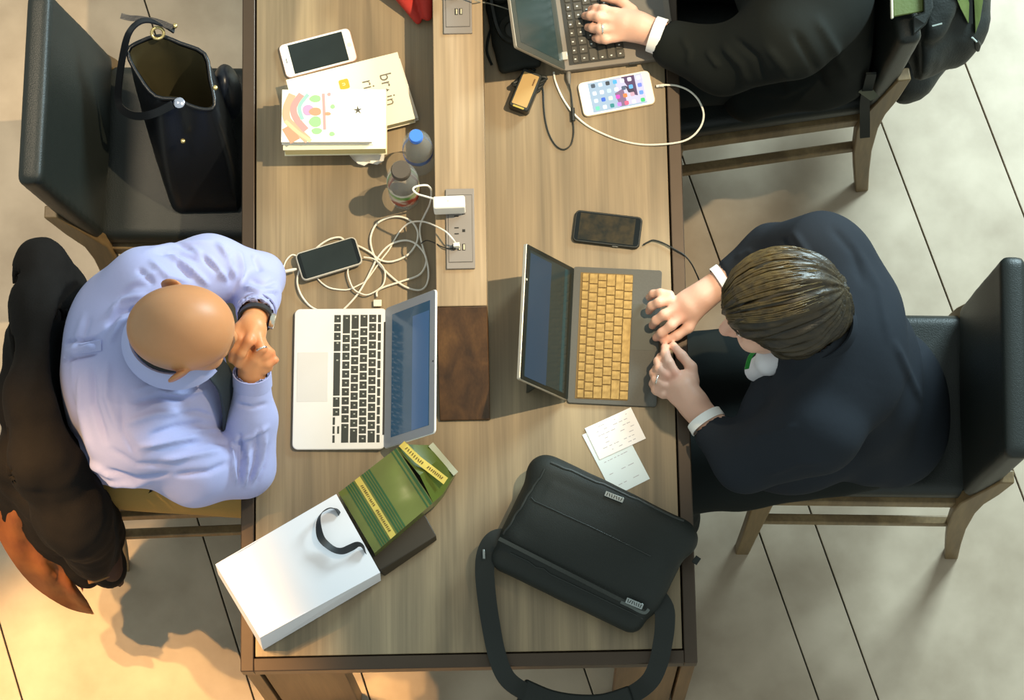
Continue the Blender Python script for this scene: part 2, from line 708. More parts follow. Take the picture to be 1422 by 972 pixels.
# ------------------------------------------------------------------ table
TY = R(-2.6)
TO = P(334, 933, 0.75)
TO.z = 0
table = root('communal_table', 'long wooden communal table with dark edge frame and power strip down its middle', 'table', TO, TY)
TM = WM[table.name]
TI = TM.inverted()


def tl(u, v, z=0.75):
    return TI @ P(u, v, z)


TW, TL = 0.925, 2.35
top_wood = wood('table_top_wood', '#74664f', '#8c7a5f', '#a28e6e', 0.42, 'Y')
frame_m = mat('bronze_frame', '#46392d', 0.38, 0.35, var=0.1, scale=30, spec=0.5)
fw = 0.027
part('tabletop', G().box((TW / 2, TL / 2, 0.7345), (TW - 2 * fw - 0.006, TL - 2 * fw - 0.006, 0.031)), top_wood, table, local=True, bev=0.001, seg=1)
part('substrate', G().box((TW / 2, TL / 2, 0.7095), (TW - 0.02, TL - 0.02, 0.018)), mat('dark_gap', '#23231d', 0.9), table, local=True)
for c, d in (((fw / 2, TL / 2, 0.728), (fw, TL, 0.049)), ((TW - fw / 2, TL / 2, 0.728), (fw, TL, 0.049)),
             ((TW / 2, fw / 2, 0.728), (TW - 2 * fw, fw, 0.049)), ((TW / 2, TL - fw / 2, 0.728), (TW - 2 * fw, fw, 0.049))):
    part('edge_frame', G().box(c, d), frame_m, table, local=True, bev=0.002)
leg_wood = wood('table_leg_wood', '#5a432a', '#6d5233', '#80623f', 0.5, 'Z')
for y0 in (0.012, TL - 0.052):
    pan = [(0.034, 0.0), (0.034, 0.69), (TW - 0.034, 0.69), (TW - 0.034, 0.0), (TW - 0.16, 0.0), (TW - 0.16, 0.575), (TW - 0.225, 0.645), (0.285, 0.645), (0.20, 0.575), (0.20, 0.0)]
    g = G()
    n = len(pan)
    A = [V((x, y0 + 0.004, z)) for x, z in pan]
    B = [V((x, y0 + 0.04, z)) for x, z in pan]
    g.add(A + B, [tuple(range(n)), tuple(reversed(range(n, 2 * n)))] + [(i, n + i, n + (i + 1) % n, (i + 1) % n) for i in range(n)])
    part('end_panel', g, leg_wood, table, local=True, bev=0.001, seg=1)
    for x in (0.014, TW - 0.014):
        part('leg', G().box((x, y0 + 0.02, 0.345), (0.028, 0.042, 0.69)), leg_wood, table, local=True, bev=0.001, seg=1)
# power block down the middle with a sloping dark end
BZ = 0.885
x0 = (tl(600.5, 0, BZ).x + tl(606, 425, BZ).x) / 2
x1 = (tl(670.5, 0, BZ).x + tl(675.5, 425, BZ).x) / 2
BLOCK_X0 = x0
yt, yb = tl(640, 425, BZ).y, tl(646, 584, 0.752).y
block = part('power_block', G().box(((x0 + x1) / 2, (yt + TL - 0.12) / 2, (BZ + 0.75) / 2), (x1 - x0, TL - 0.12 - yt, BZ - 0.75)),
             wood('power_block_wood', '#927d61', '#a58e6f', '#b39d80', 0.45, 'Y'), table, local=True, bev=0.0015)
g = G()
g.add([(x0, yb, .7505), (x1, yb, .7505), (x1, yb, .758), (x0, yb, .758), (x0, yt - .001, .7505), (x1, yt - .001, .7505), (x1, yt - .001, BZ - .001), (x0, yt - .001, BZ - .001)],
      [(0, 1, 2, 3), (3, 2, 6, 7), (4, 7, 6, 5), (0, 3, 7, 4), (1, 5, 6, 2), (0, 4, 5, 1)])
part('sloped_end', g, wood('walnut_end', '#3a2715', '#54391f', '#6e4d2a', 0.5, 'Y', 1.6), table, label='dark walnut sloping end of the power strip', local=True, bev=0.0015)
plate_m = mat('outlet_grey', '#867f79', 0.4, 0.1, var=0.02)
slot_m = mat('slot_black', '#15130f', 0.6)
brass_m = mat('contact_metal', '#d8cfae', 0.35, 0.6)


def outlet(c0, c1, c2, c3):
    c, a, w, h = rectfit(c0, c1, c2, c3, BZ + 0.003)
    M = TI @ Mx.Translation(c) @ Mx.Rotation(a, 4, 'Z')

    def L(*pts):
        return [tuple(M @ V(p)) for p in pts]
    g = G()

    def bx(x, y, z, dx, dy, dz, mi):
        q = G().box((x, y, z), (dx, dy, dz))
        g.add([M @ V(p) for p in q.v], q.f, mi)
    bx(0, 0, 0, w, h, 0.006, 0)
    pl = part('outlet_plate', g, [plate_m], block, local=True, bev=0.001)
    g2 = G()
    q = G().box((0, 0, 0.0034), (w * 0.82, h * 0.83, 0.0012))
    g2.add([M @ V(p) for p in q.v], q.f, 0)
    q = G().box((0, 0, 0.0031), (w * 0.85, h * 0.845, 0.0010))
    g2.add([M @ V(p) for p in q.v], q.f, 3)
    for sy in (h * 0.19, -h * 0.03):                     # two mains sockets: two slots and a ground hole
        for (x, y, dx, dy) in ((-w * .13, sy + .0063, .009, .0025), (-w * .13, sy - .0063, .009, .0025), (w * .12, sy, .006, .006)):
            q = G().box((x, y, 0.004), (dx, dy, 0.0008))
            g2.add([M @ V(p) for p in q.v], q.f, 1)
    for x in (-0.003, 0.0065):                           # usb pair
        q = G().box((x, -h * .235, 0.004), (.0065, .014, 0.0008))
        g2.add([M @ V(p) for p in q.v], q.f, 1)
        q = G().box((x + .0008, -h * .235, 0.0045), (.003, .011, 0.0006))
        g2.add([M @ V(p) for p in q.v], q.f, 2)
    o = part('socket_insert', g2, [plate_m, slot_m, brass_m, mat('outlet_groove', '#4b4743', .6)], block, local=True, smooth=0)
    return M


outlet((619, 263), (658, 262), (660, 373), (620, 374))
outlet((615, -65), (654, -66), (656, 46.5), (616, 47.5))

# ------------------------------------------------------------------ chairs
leather = mat('black_leather', '#1e221f', 0.42, var=0.12, scale=60, bump=0.25, bscale=400, spec=0.5)
chair_wood = wood('chair_wood', '#6b5638', '#7d6644', '#8d7650', 0.5, 'Z')


def chair(loc, rz, label, rake=0.034, wood_m=None):
    wm = wood_m or chair_wood
    r = root('dining_chair', label, 'chair', (loc[0], loc[1], 0), rz, 'black leather dining chairs around the table')
    S = SDF((-.27, -.24, .40), (.29, .24, .50), .006)
    S.rbox((.005, 0, .447), (.240, .199, .03), rd=.022)
    S.ell((.03, 0, .455), (.19, .17, .032), k=.02)
    part('seat', S.mesh(), leather, r, local=True, smooth=180)
    A = math.atan2(rake, .42)
    M = Mx.Rotation(-A, 3, 'Y')
    S = SDF((-.42, -.24, .45), (-.14, .24, .97), .007)
    S.rbox((-.222 - rake / 2, 0, .71), (.027, .209, .215), M, rd=.018)
    S.ell((-.203 - rake / 2, 0, .69), (.016, .17, .18), M, k=.02)
    part('backrest', S.mesh(), leather, r, local=True, smooth=180)
    for y in (.196, -.196):
        part('rail', G().box((.0, y, .395), (.42, .024, .045)), wm, r, local=True, bev=.003)
        part('stretcher', G().box((.0, y * 1.08, .235), (.45, .02, .028)), wm, r, local=True, bev=.003)
    for x in (.21, -.2):
        part('rail', G().box((x, 0, .395), (.024, .36, .045)), wm, r, local=True, bev=.003)
    for sg in (1, -1):
        rows = []
        for z, xc, wx, y in ((0, .243, .03, .238), (.2, .232, .036, .22), (.42, .222, .044, .205)):
            rows.append([(xc - wx / 2, sg * y - .014, z), (xc + wx / 2, sg * y - .014, z), (xc + wx / 2, sg * y + .014, z), (xc - wx / 2, sg * y + .014, z)])
        part('leg', G().grid(rows, 0, True, True), wm, r, local=True, bev=.003)
        rows = []
        for z, xc, wx, y in ((0, -.232, .03, .242), (.12, -.222, .035, .232), (.25, -.214, .042, .22), (.38, -.214, .05, .208), (.46, -.222, .052, .203), (.55, -.238 - rake * .2, .046, .2), (.68, -.25 - rake * .5, .03, .2)):
            rows.append([(xc - wx / 2, sg * y - .014, z), (xc + wx / 2, sg * y - .014, z), (xc + wx / 2, sg * y + .014, z), (xc - wx / 2, sg * y + .014, z)])
        part('leg', G().grid(rows, 0, True, True), wm, r, local=True, bev=.003)
    return r


CH = []
CH.append(chair((-.655, .56), R(-4.5), 'black leather dining chair whose seat holds an open black handbag', .075))
CH.append(chair((-.68, -.03), R(-1.5), 'dining chair under the bald person with a dark coat over its back', .06))
CH.append(chair((.755, -.10), R(175.5), 'black leather dining chair under the brown-haired person in the dark suit', .034))
CH.append(chair((.59, .744), R(184.6), 'dining chair with a backpack hung behind its backrest', .034))

# ------------------------------------------------------------------ phones
white_p = mat('white_plastic', '#f2efe9', 0.3, var=0.01, coat=0.2)
black_gl = mat('black_glass', '#0c100f', 0.08, var=0.02, spec=0.6)
black_pl = mat('black_plastic', '#1d211f', 0.45, var=0.05)
clear_c = mat('clear_case', '#b9b5aa', 0.25, var=0.03)


def phone(corners, label, group, body, face, scr, inset, th=.0075, face_in=.0015, z0=.7505, rad=.011):
    """scr: (x0, x1, y0, y1) as fractions of the face covered by the screen"""
    c, a, w, h = rectfit(*corners, z0 + th)
    r = root('smartphone', label, 'phone', (c.x, c.y, z0), a, group)
    part('body', G().poly(rrect(w, h, rad), 0, th), body, r, local=True, bev=.0016, seg=2)
    part('glass_front', G().poly(rrect(w - 2 * face_in, h - 2 * face_in, rad - face_in), th - .0004, th + .0004), face, r, local=True)
    x0, x1, y0, y1 = [f * s for f, s in zip(scr, (w, w, h, h))]
    s = part('screen', G().poly([(x0, y0), (x1, y0), (x1, y1), (x0, y1)], th + .0002, th + .0007), inset, r, local=True)
    return r, w, h, th


rose = mat('rose_gold', '#e6c3b4', 0.3, 0.4)
scr_off = mat('screen_off', '#232a29', 0.12, var=0.25, scale=25, spec=0.5)
ph1, w, h, th = phone([(386, 63), (484, 38), (498, 84), (398, 109)], 'white and rose-gold phone lying dark-screened above the books', None, rose, white_p, (-.375, .385, -.43, .43), scr_off)
part('home_button', G().poly([(w * .44 + .0045 * math.cos(q), .0045 * math.sin(q)) for q in [k * PI / 8 for k in range(16)]], th, th + .0006), mat('button_white', '#dcd6cf', .35), ph1, local=True)
part('speaker_slot', G().box((-w * .44, 0, th + .0004), (.0015, .011, .0004)), slot_m, ph1, local=True)

phT, w, h, th = phone([(801, 115), (901, 97), (911.5, 143.5), (811, 163)], 'white phone with lit home screen of app icons beside the dark laptop', None,
                      mat('gold_back', '#e2cfae', .3, .4), white_p, (-.36, .385, -.43, .43), mat('screen_lit', '#15181a', .2, var=0, emit='#b3c9d8', estr=.95))
# wallpaper patches and icons (flat print on a lit screen)
x0, x1, y0, y1 = -.36 * w, .385 * w, -.43 * h, .43 * h
g = G()
pal = ['#d9d3e8', '#5b3f63', '#8d6f8c', '#43324a']
for i, pl in enumerate([((.52, .95), (.66, .95), (.95, .45), (.95, .95)), ((.62, 1), (.86, 1), (.86, .3), (.78, .35)), ((.45, .5), (.62, .62), (.64, .04), (.5, .04)), ((.66, .7), (.80, .55), (.83, .40), (.7, .45))]):
    pp = [(x0 + (x1 - x0) * a, y0 + (y1 - y0) * b) for a, b in (pl if i != 0 else [(.5, .05), (1, .05), (1, .98), (.5, .98)])]
    g.poly(pp, th + .0004, th + .0008 + i * .00004, i)
part('wallpaper', g, [mat('wall_%d' % i, '#15181a', .3, var=0, emit=p, estr=.95) for i, p in enumerate(pal)], phT, local=True, smooth=0)
icol = ['#4d5a66', '#e9f2f6', '#dff0ef', '#7be0b9', '#dff3f5', '#ffffff', '#3d6fd6', '#e6eef2', '#3c4247', '#cfe9e8', '#e8f6d8', '#2f8f8b', '#57b7e8', '#f4ede6', '#e24fc0', '#c98ae0',
        '#efeff2', '#56677c', '#f08a4a', '#f06a86', '#e7dfe9', '#66b6ee', '#d9a9b6', '#f6e3ea']
g = G()
ms = []
for i, p in enumerate(icol + ['#f4f2f8', '#7d8fe0', '#6fa2ee', '#42cf72']):
    ci, ri = (i // 4, i % 4)
    fx = (.07 + ci * .135) if ci < 6 else .91
    cx, cy = x0 + (x1 - x0) * (fx + .02), y0 + (y1 - y0) * (.88 - ri * .253)
    s = .0088
    g.poly(rrect(s, s, .002, 2, (cx, cy)), th + .0009, th + .0012, i)
    ms.append(mat('icon_%d' % i, '#15181a', .3, var=0, emit=p, estr=1.0))
part('app_icons', g, ms, phT, local=True, kind='stuff', smooth=0)

ph3, w, h, th = phone([(410.5, 352), (493, 327), (504.5, 364), (419, 393)], 'black-screened phone in pale clear case on the tangled white cords', None, clear_c, black_gl, (-.42, .42, -.44, .44), scr_off, th=.009, face_in=.003, z0=.7635)
ph4, w, h, th = phone([(799, 290.5), (893.5, 302), (887, 345), (795, 334.5)], 'phone in a black case on the bare wood above the gold-keyed laptop', None, black_pl, black_gl, (-.42, .40, -.42, .42), mat('screen_reflections', '#20211b', .15, var=.3, scale=60, color2='#3b3322', contrast=.15), th=.010, face_in=.003, rad=.010)  # brownish reflections put into the dark screen colour
part('side_button', G().box((.02, -h / 2 - .0003, .006), (.012, .0012, .002)), mat('chrome', '#c9c9c4', .2, .9), ph4, local=True)

# ------------------------------------------------------------------ laptops
_km = {}


def keys(par, base_name, xs, rows, y_start, unit, mats, gap, hk, z):
    """rows: list of (x centre, depth, [(width units, kind)]), listed from the user's left (+y) to the right"""
    for (xc, dep, ws) in rows:
        y = y_start
        for wu in ws:
            sub = None
            if isinstance(wu, tuple):
                wu, sub = wu
            ln = wu * unit
            cy = y - ln / 2
            y -= ln
            if sub == 'skip':
                continue
            dd, dx = dep, 0
            if sub == 'half':
                dd, dx = dep * .46, -dep * .27
            items = [(dd, dx)] if sub != 'pair' else [(dep * .44, dep * .28), (dep * .44, -dep * .28)]
            for (d_, o_) in items:
                k = (base_name, round(ln, 5), round(d_, 5))
                if k not in _km:
                    W_, D_ = ln - gap, d_ - gap
                    g = G()
                    t = .0007
                    g.prism([(-D_ / 2, -W_ / 2, 0), (D_ / 2, -W_ / 2, 0), (D_ / 2, W_ / 2, 0), (-D_ / 2, W_ / 2, 0)],
                            [(-D_ / 2 + t, -W_ / 2 + t, hk), (D_ / 2 - t, -W_ / 2 + t, hk), (D_ / 2 - t, W_ / 2 - t, hk), (-D_ / 2 + t, W_ / 2 - t, hk)], 0)
                    if len(mats) > 1 and D_ > .008:
                        g.box((D_ * .05, W_ * .02 if W_ < .02 else W_ * .32, hk + .0001), (.0038, .0026, .0002), 0, 1)
                    o = part('key', g, mats, par, local=True, smooth=0)
                    o.location = (xc + o_, cy, z)
                    _km[k] = o
                else:
                    c = copy_part(_km[k], par, (xc + o_, cy, z))


def solve_lid(M, hx, hz, ln, target):
    best = None
    for i in range(20, 175):
        p = R(i * .9)
        w_ = M @ V((hx + ln * math.cos(p), 0, hz + ln * math.sin(p)))
        q = proj([w_])[0]
        e = (q[0] - target[0]) ** 2
        if best is None or e < best[0]:
            best = (e, p, q)
    return best[1]


def slab_on(M4, geo):
    return [tuple(M4 @ V(p)) for p in geo.v], geo.f


def lid_parts(r, hx, hz, phi, ln, wd, th, bezel_m, shell_m, rad=.008):
    """lid local frame: u along the lid from the hinge, v = y, n faces the user"""
    Q = Mx(((math.cos(phi), 0, -math.sin(phi), hx), (0, 1, 0, 0), (math.sin(phi), 0, math.cos(phi), hz), (0, 0, 0, 1)))

    def on(g):
        h_ = G()
        h_.v = [tuple(Q @ V(p)) for p in g.v]
        h_.f, h_.m = g.f, g.m
        return h_
    lid = part('lid', on(G().poly([(p[0] + ln / 2, p[1]) for p in rrect(ln, wd, rad)], -th, -.0008)), shell_m, r, local=True, bev=.001, seg=1)
    part('bezel', on(G().poly([(p[0] + ln / 2, p[1]) for p in rrect(ln - .002, wd - .002, rad)], -.001, 0)), bezel_m, r, local=True)
    return on


silver = mat('silver_aluminium', '#eceae6', 0.45, 0.15, var=.015)
key_blk = mat('key_black', '#343834', 0.5, var=.05)
key_leg = mat('key_legend', '#b9bdb4', 0.6)
c, a, w, h = rectfit((409, 428), (538, 428), (535, 623), (405, 624), .766)
r = root('laptop', 'silver laptop with black keys open in front of the bald person', 'laptop', (c.x, c.y, .7505), a, 'open laptops on the table')
lap1 = r
Z1 = .0145
g = G()
pts = rrect(w, h, .012, 5)
g.prism([(x, y, .0050) for x, y in pts], [(x, y, .0095 + (x / w + .5) * .0060) for x, y in pts])
slope = .0060 / w
for fx in (-1, 1):
    for fy in (-1, 1):
        part('foot', G().lathe([(.005, 0), (.005, .0052)], (fx * w * .4, fy * h * .42, 0), 10), black_pl, r, local=True)
base = part('base', g, silver, r, local=True, bev=.0015)


def z1(x):
    return .0095 + (x / w + .5) * .0060


kx = lambda px: (px - 471.7) / 131.5 * w
u1 = h * .918 / 14.5
rws = [(kx(467.3), .0168, [1, 1, 1, 1.25, 5, 1.25, 1, (1, 'half'), (1, 'pair'), (1, 'half')]), (kx(480), .018, [2.25] + [1] * 10 + [2.25]), (kx(492.4), .018, [1.75] + [1] * 11 + [1.75]),
       (kx(504.8), .018, [1.5] + [1] * 13), (kx(517.2), .018, [1] * 13 + [1.5]), (kx(526.8), .0095, [14.5 / 14] * 14)]
for row in rws:
    keys(r, 'silver%.4f' % row[0], None, [row], h * .459, u1, [key_blk, key_leg], .0028, .0012, z1(row[0]) - .0002)
sl = Mx.Rotation(-math.atan(slope), 3, 'Y')
tx = kx(433)
part('trackpad', G().box((tx, (525.5 - 523) / 196 * h, z1(tx)), (.064, .105, .0008), M=sl), mat('trackpad_grey', '#dcdad6', .4, .1, var=.01), r, local=True, bev=.0003)
hx1 = w / 2 - .004
part('hinge', G().tube([(w / 2 - .003, -h * .40, .0135), (w / 2 - .003, h * .40, .0135)], .0045), mat('hinge_dark', '#3d3a33', .5), r, local=True)
phi = solve_lid(WM[r.name], hx1, .016, .192, (604.0, 500))
on = lid_parts(r, hx1, .016, phi, .192, h, .005, mat('grey_bezel', '#9fa3a6', .4, .3, var=.02), silver)
scr1 = mat('screen_blue', '#2a4658', 0.1, var=.15, scale=12, emit='#2f5068', estr=.32, spec=.6)
part('screen', on(G().box((.1, 0, 0), (.144, h * .87, .0006))), scr1, r, local=True, smooth=0)
part('screen_window', on(G().box((.138, -.01, .0003), (.062, h * .80, .0004))), mat('window_blue', '#3b5878', .12, var=.03, emit='#45658c', estr=.32), r, local=True, smooth=0)
part('camera', on(G().box((.185, 0, .0003), (.003, .003, .0004))), black_gl, r, local=True)

# gold-keyed tablet laptop
felt = mat('charcoal_fabric', '#5b5851', 0.85, var=.08, scale=300, bump=.1)
goldk = mat('gold_key', '#80683c', 0.33, .55, scale=70, color2='#a98d58', contrast=.2)
c, a, w, h = rectfit((912, 565), (788, 559), (796, 369), (919, 376), .757)
r = root('laptop', 'tablet laptop with shining gold keys under the hands of the brown-haired person', 'laptop', (c.x, c.y, .7505), a, 'open laptops on the table')
lap2 = r
part('keyboard_cover', G().poly(rrect(w, h, .006), 0, .0055), felt, r, local=True, bev=.001)
kx2 = lambda px: -(px - 854) / 123.5 * w
y0 = h * .462
y1 = -h * .455
part('key_tray', G().box((kx2(839), (y0 + y1) / 2, .0055), (abs(kx2(875.5) - kx2(803)), y0 - y1 + .002, .0008)), mat('gold_gap', '#6a5226', .5, .2), r, local=True, smooth=0)
u2 = (y0 - y1) / 14
dp = .0189
rws = [(kx2(870), dp, [1, 1, 1, 1.1, 5, 1, 1, 1, .95, .95]), (kx2(857.8), dp, [2.2] + [1] * 10 + [1.8]), (kx2(845.6), dp, [1.6] + [1] * 11 + [1.4]),
       (kx2(833.4), dp, [1.4] + [1] * 11 + [.8, .8]), (kx2(821.2), dp, [.8] + [1] * 12 + [1.2]), (kx2(809.8), dp * .78, [14 / 14] * 14)]
for row in rws:
    keys(r, 'gold%.4f' % row[0], None, [row], y0, u2, [goldk], .0013, .0016, .0058)
part('trackpad', G().box((kx2(893), (464.5 - 479) / 192 * h, .0056), (.046, .098, .0006)), mat('trackpad_black', '#4a4a42', .55, var=.03), r, local=True, smooth=0)
phi = solve_lid(WM[r.name], w / 2 - .002, .008, .201, (727.0, 434))
on = lid_parts(r, w / 2 - .002, .008, phi, .201, h * .97, .0085, mat('black_bezel', '#1b1e1a', .2, var=.02), mat('tablet_silver', '#b8b3a6', .35, .5), .004)
part('screen', on(G().box((.104, 0, .0002), (.168, h * .90, .0005))), mat('screen_dark', '#232b2a', .12, var=.02, emit='#1c2424', estr=.25), r, local=True, smooth=0)
part('screen_window', on(G().box((.141, .003, .0005), (.088, h * .885, .0004))), mat('window_slate', '#1b2530', .25, var=.12, scale=30, emit='#42596c', estr=.30, spec=.3), r, local=True, smooth=0)
part('task_bar', on(G().box((.034, 0, .0005), (.012, h * .89, .0004))), mat('bar_teal', '#1f3436', .15, emit='#2c464b', estr=.2), r, local=True, smooth=0)
part('camera', on(G().poly([(.1955 + .0024 * math.cos(q), -h * .23 + .0024 * math.sin(q)) for q in [k * PI / 6 for k in range(12)]], 0, .0008)), mat('lens_ring', '#e8e0c8', .3, .3), r, local=True)
tp = V((w / 2 - .002 + .10 * math.cos(phi) + .007, 0, .008 + .10 * math.sin(phi)))
g = G()
g.grid([[(tp.x, -h * .44, tp.z), (tp.x, h * .44, tp.z)], [(tp.x + .032, -h * .44, .001), (tp.x + .032, h * .44, .001)]])
g.grid([[(tp.x, h * .44, tp.z - .003), (tp.x, -h * .44, tp.z - .003)], [(tp.x + .029, h * .44, .0008), (tp.x + .029, -h * .44, .0008)]])
part('kickstand', g, mat('stand_grey', '#4a4d47', .4, .4), r, local=True, smooth=0)

# dark laptop of the person at the top
dark_l = mat('dark_laptop_shell', '#7a7268', 0.5, .2, var=.03)
c, a, w, h = rectfit((937, 76), (780, 102), (757, -94), (914, -118), .772)
r = root('laptop', 'dark grey laptop being typed on at the top of the table', 'laptop', (c.x, c.y, .7535), a, 'open laptops on the table')
lap3 = r
part('base', G().poly(rrect(w, h, .008), .001, .019), dark_l, r, local=True, bev=.0015)
y0, y1 = h * .46, -h * .46
kxa = w / 2 - .018
part('key_well', G().box((kxa - .056, 0, .0191), (.118, y0 - y1 + .004, .0008)), mat('key_well_black', '#2a2a26', .6), r, local=True, smooth=0)
u3 = (y0 - y1) / 15
dk = mat('dark_key', '#4a463e', .4, var=.05)
dl = mat('dark_key_legend', '#e3e6e0', .4)
rws = [(kxa - .108, .0192, [1, 1, 1, 1, 5, 1, 1, 1, 1, 1, 1]), (kxa - .0888, .0192, [2] + [1] * 10 + [3]), (kxa - .0696, .0192, [1.7] + [1] * 11 + [2.3]), (kxa - .0504, .0192, [1.5] + [1] * 13 + [.5]), (kxa - .0312, .0192, [1] * 13 + [2]), (kxa - .012, .014, [1] * 15)]
for row in rws:
    keys(r, 'dark%.4f' % row[0], None, [row], y0, u3, [dk, dl], .0026, .0018, .0194)
part('trackpad', G().box((-w / 2 + .048, .02, .0192), (.07, .11, .0008)), mat('pad_grey', '#6d6a64', .4), r, local=True, smooth=0)
phi = solve_lid(WM[r.name], w / 2 - .006, .02, .215, (proj([P(711, 0, .9)])[0][0] - 4, 0)) if False else R(62)
on = lid_parts(r, w / 2 - .006, .02, phi, .215, h, .008, mat('lid_bezel', '#3a3b33', .35), mat('lid_shell', '#8b8273', .45, .2), .006)
part('screen', on(G().box((.11, 0, .0002), (.17, h * .90, .0005))), mat('screen_grey', '#28322f', .2, var=.15, scale=10, emit='#33413f', estr=.15, spec=.3), r, local=True, smooth=0)
for sy in (.33, -.33):
    part('hinge', G().box((w / 2 - .006, sy * h if sy < 0 else h * .40, .021), (.016, .018, .008)), mat('hinge_steel', '#cfc9bb', .3, .6), r, local=True, bev=.001)
part('latch', G().box((-.03, h / 2 + .001, .012), (.022, .004, .006)), black_pl, r, local=True, label='black slot on the laptop side')

# ------------------------------------------------------------------ books
cream = mat('page_cream', '#efe2b4', 0.8, var=.08, scale=300, stretch=(.02, .02, 3))
cov_w = mat('cover_white', '#f6f0e2', 0.45, var=.01)


def book(corners, z0, z1_, label, cover, pages, spine='left', ch=.0016):
    c, a, w, h = rectfit(*corners, z1_)
    r = root('book', label, 'book', (c.x, c.y, z0), a, 'books stacked beside the bottles')
    t = z1_ - z0
    part('cover', G().box((0, 0, t - ch / 2), (w, h, ch)), cover, r, local=True, bev=.0004, seg=1)
    part('back_cover', G().box((0, 0, ch / 2), (w, h, ch)), cover, r, local=True, bev=.0004, seg=1)
    part('page_block', G().box((0, 0, t / 2), (w - .005, h - .005, t - 2 * ch)), pages, r, local=True, smooth=0)
    return r, w, h, t


grey_pg = mat('page_grey', '#cfcdc8', .8, var=.06, scale=300, stretch=(.02, .02, 3))
book([(412, 124), (556, 80), (580, 163), (436, 207)],   .7505, .768, 'thin white book, lowest of the stack, mostly hidden under the cream book', mat('cover_pale', '#d9d8d6', .5, var=.01), grey_pg)
rC, w, h, t = book([(398, 110.5), (553, 72), (575, 163), (420, 206)], .7685, .796, 'cream book with grey title lettering and a small orange square, tilted', mat('cover_cream', '#f3ead2', .45, var=.02), cream)


def text(s, size, par, loc, rz, m, name='title_lettering', sx=1.0):
    cu = bpy.data.curves.new(name, 'FONT')
    cu.body = s
    cu.size = size
    cu.extrude = .0001
    cu.align_x = 'CENTER'
    cu.align_y = 'CENTER'
    cu.materials.append(m)
    tmp = bpy.data.objects.new('tmp', cu)
    COL.objects.link(tmp)
    me = bpy.data.meshes.new_from_object(tmp.evaluated_get(bpy.context.evaluated_depsgraph_get()))
    bpy.data.objects.remove(tmp)
    o = bpy.data.objects.new(name, me)
    o.location = loc
    o.rotation_euler = (0, 0, rz)
    o.scale = (sx, 1, 1)
    o.parent = par
    WM[o.name] = WM[par.name]
    COL.objects.link(o)
    return o


ink = mat('ink_grey', '#6d6a60', .7)


def lc(rt, u, v, z):
    return WM[rt.name].inverted() @ P(u, v, z)


for s, (u, v) in (('br', (536, 111)), ('in', (542, 139)), ('ri', (511, 117))):
    p = lc(rC, u, v, .796)
    text(s, .036, rC, (p.x, p.y, t + .0002), R(-90), ink, sx=.95)
p = lc(rC, 538.5, 125, .796)
part('title_triangle', G().poly([(p.x - .003, p.y - .003), (p.x + .004, p.y), (p.x - .003, p.y + .004)], t, t + .0003), ink, rC, local=True, smooth=0)
p = lc(rC, 478, 117, .796)
part('orange_square', G().poly(rrect(.021, .022, .004, 3, (p.x, p.y)), t, t + .0003), mat('orange_print', '#eea12e', .5), rC, local=True, smooth=0)
text('n', .014, rC, (p.x, p.y, t + .0006), R(-90), mat('print_pale', '#fbe7b5', .6), 'orange_square_letter')
rB, w, h, t = book([(393, 126), (536, 124), (536, 207), (393.5, 208)], .7965, .838, 'thick cream book in the middle of the stack, below the illustrated one', mat('cover_ivory', '#f7efcf', .5, var=.01), mat('page_yellow', '#ecd894', .8, var=.06, scale=300, stretch=(.02, .02, 3)))
rA, w, h, t = book([(392, 125), (519, 123.5), (517.5, 197), (390, 197.5)], .8385, .857, 'slim book with pink and green abstract illustrated cover, on top of the stack', cov_w, mat('page_white', '#d8d0c2', .8))
# illustrated cover: soft coloured bands, blobs and a dark star flower
g = G()
pr = ['#e3a184', '#dd8f8b', '#e8b891', '#92c6b2', '#93bd87', '#d394b8', '#df9072', '#4a463c', '#d89492', '#efd9d3']
zt = t + .0002


def cl(u, v):
    p = lc(rA, u, v, .857)
    return (p.x, p.y)


def band(pts, w_, mi, dz):
    sp = spline([V((*cl(*p), 0)) for p in pts], 6)
    L_, Rr = [], []
    for i, q in enumerate(sp):
        tn = (sp[min(i + 1, len(sp) - 1)] - sp[max(i - 1, 0)]).normalized()
        nn = V((-tn.y, tn.x, 0))
        L_.append((q + nn * w_ / 2) + V((0, 0, zt + dz)))
        Rr.append((q - nn * w_ / 2) + V((0, 0, zt + dz)))
    g.grid([Rr, L_], mi)


def blob(u, v, rx, ry, mi, dz, rot=0, n=14):
    c_ = cl(u, v)
    g.poly([(c_[0] + rx * math.cos(q) * (1 + .08 * math.sin(3 * q + u)), c_[1] + ry * math.sin(q)) for q in [2 * PI * k / n for k in range(n)]], zt - .0001, zt + dz, mi)


band([(406, 131), (398, 150), (399, 166), (412, 180), (428, 195)], .016, 0, .0001)
band([(419, 131), (408, 148), (411, 164), (425, 181)], .014, 1, .00012)
band([(398, 176), (404, 186), (410, 196)], .022, 6, .00014)
band([(396, 168), (414, 184), (432, 196)], .008, 2, .00018)
band([(428, 131), (416, 148), (420, 166)], .008, 3, .00016)
band([(449, 130), (450, 152), (451, 180)], .006, 8, .00016)
blob(438, 137, .012, .008, 4, .0003)
blob(428, 153, .012, .012, 5, .0002)
blob(438, 155, .013, .009, 6, .0003)
blob(438, 169, .013, .012, 4, .0002)
blob(440, 182, .011, .007, 4, .0003)
blob(461, 186, .006, .005, 4, .0002)
blob(462, 148, .005, .005, 4, .0002)
blob(455, 158, .007, .004, 6, .0002)
blob(490, 178, .01, .012, 9, .0002)
blob(485, 145, .01, .014, 9, .0002)
blob(457, 131, .004, .004, 8, .0002)
c_ = cl(497, 153)
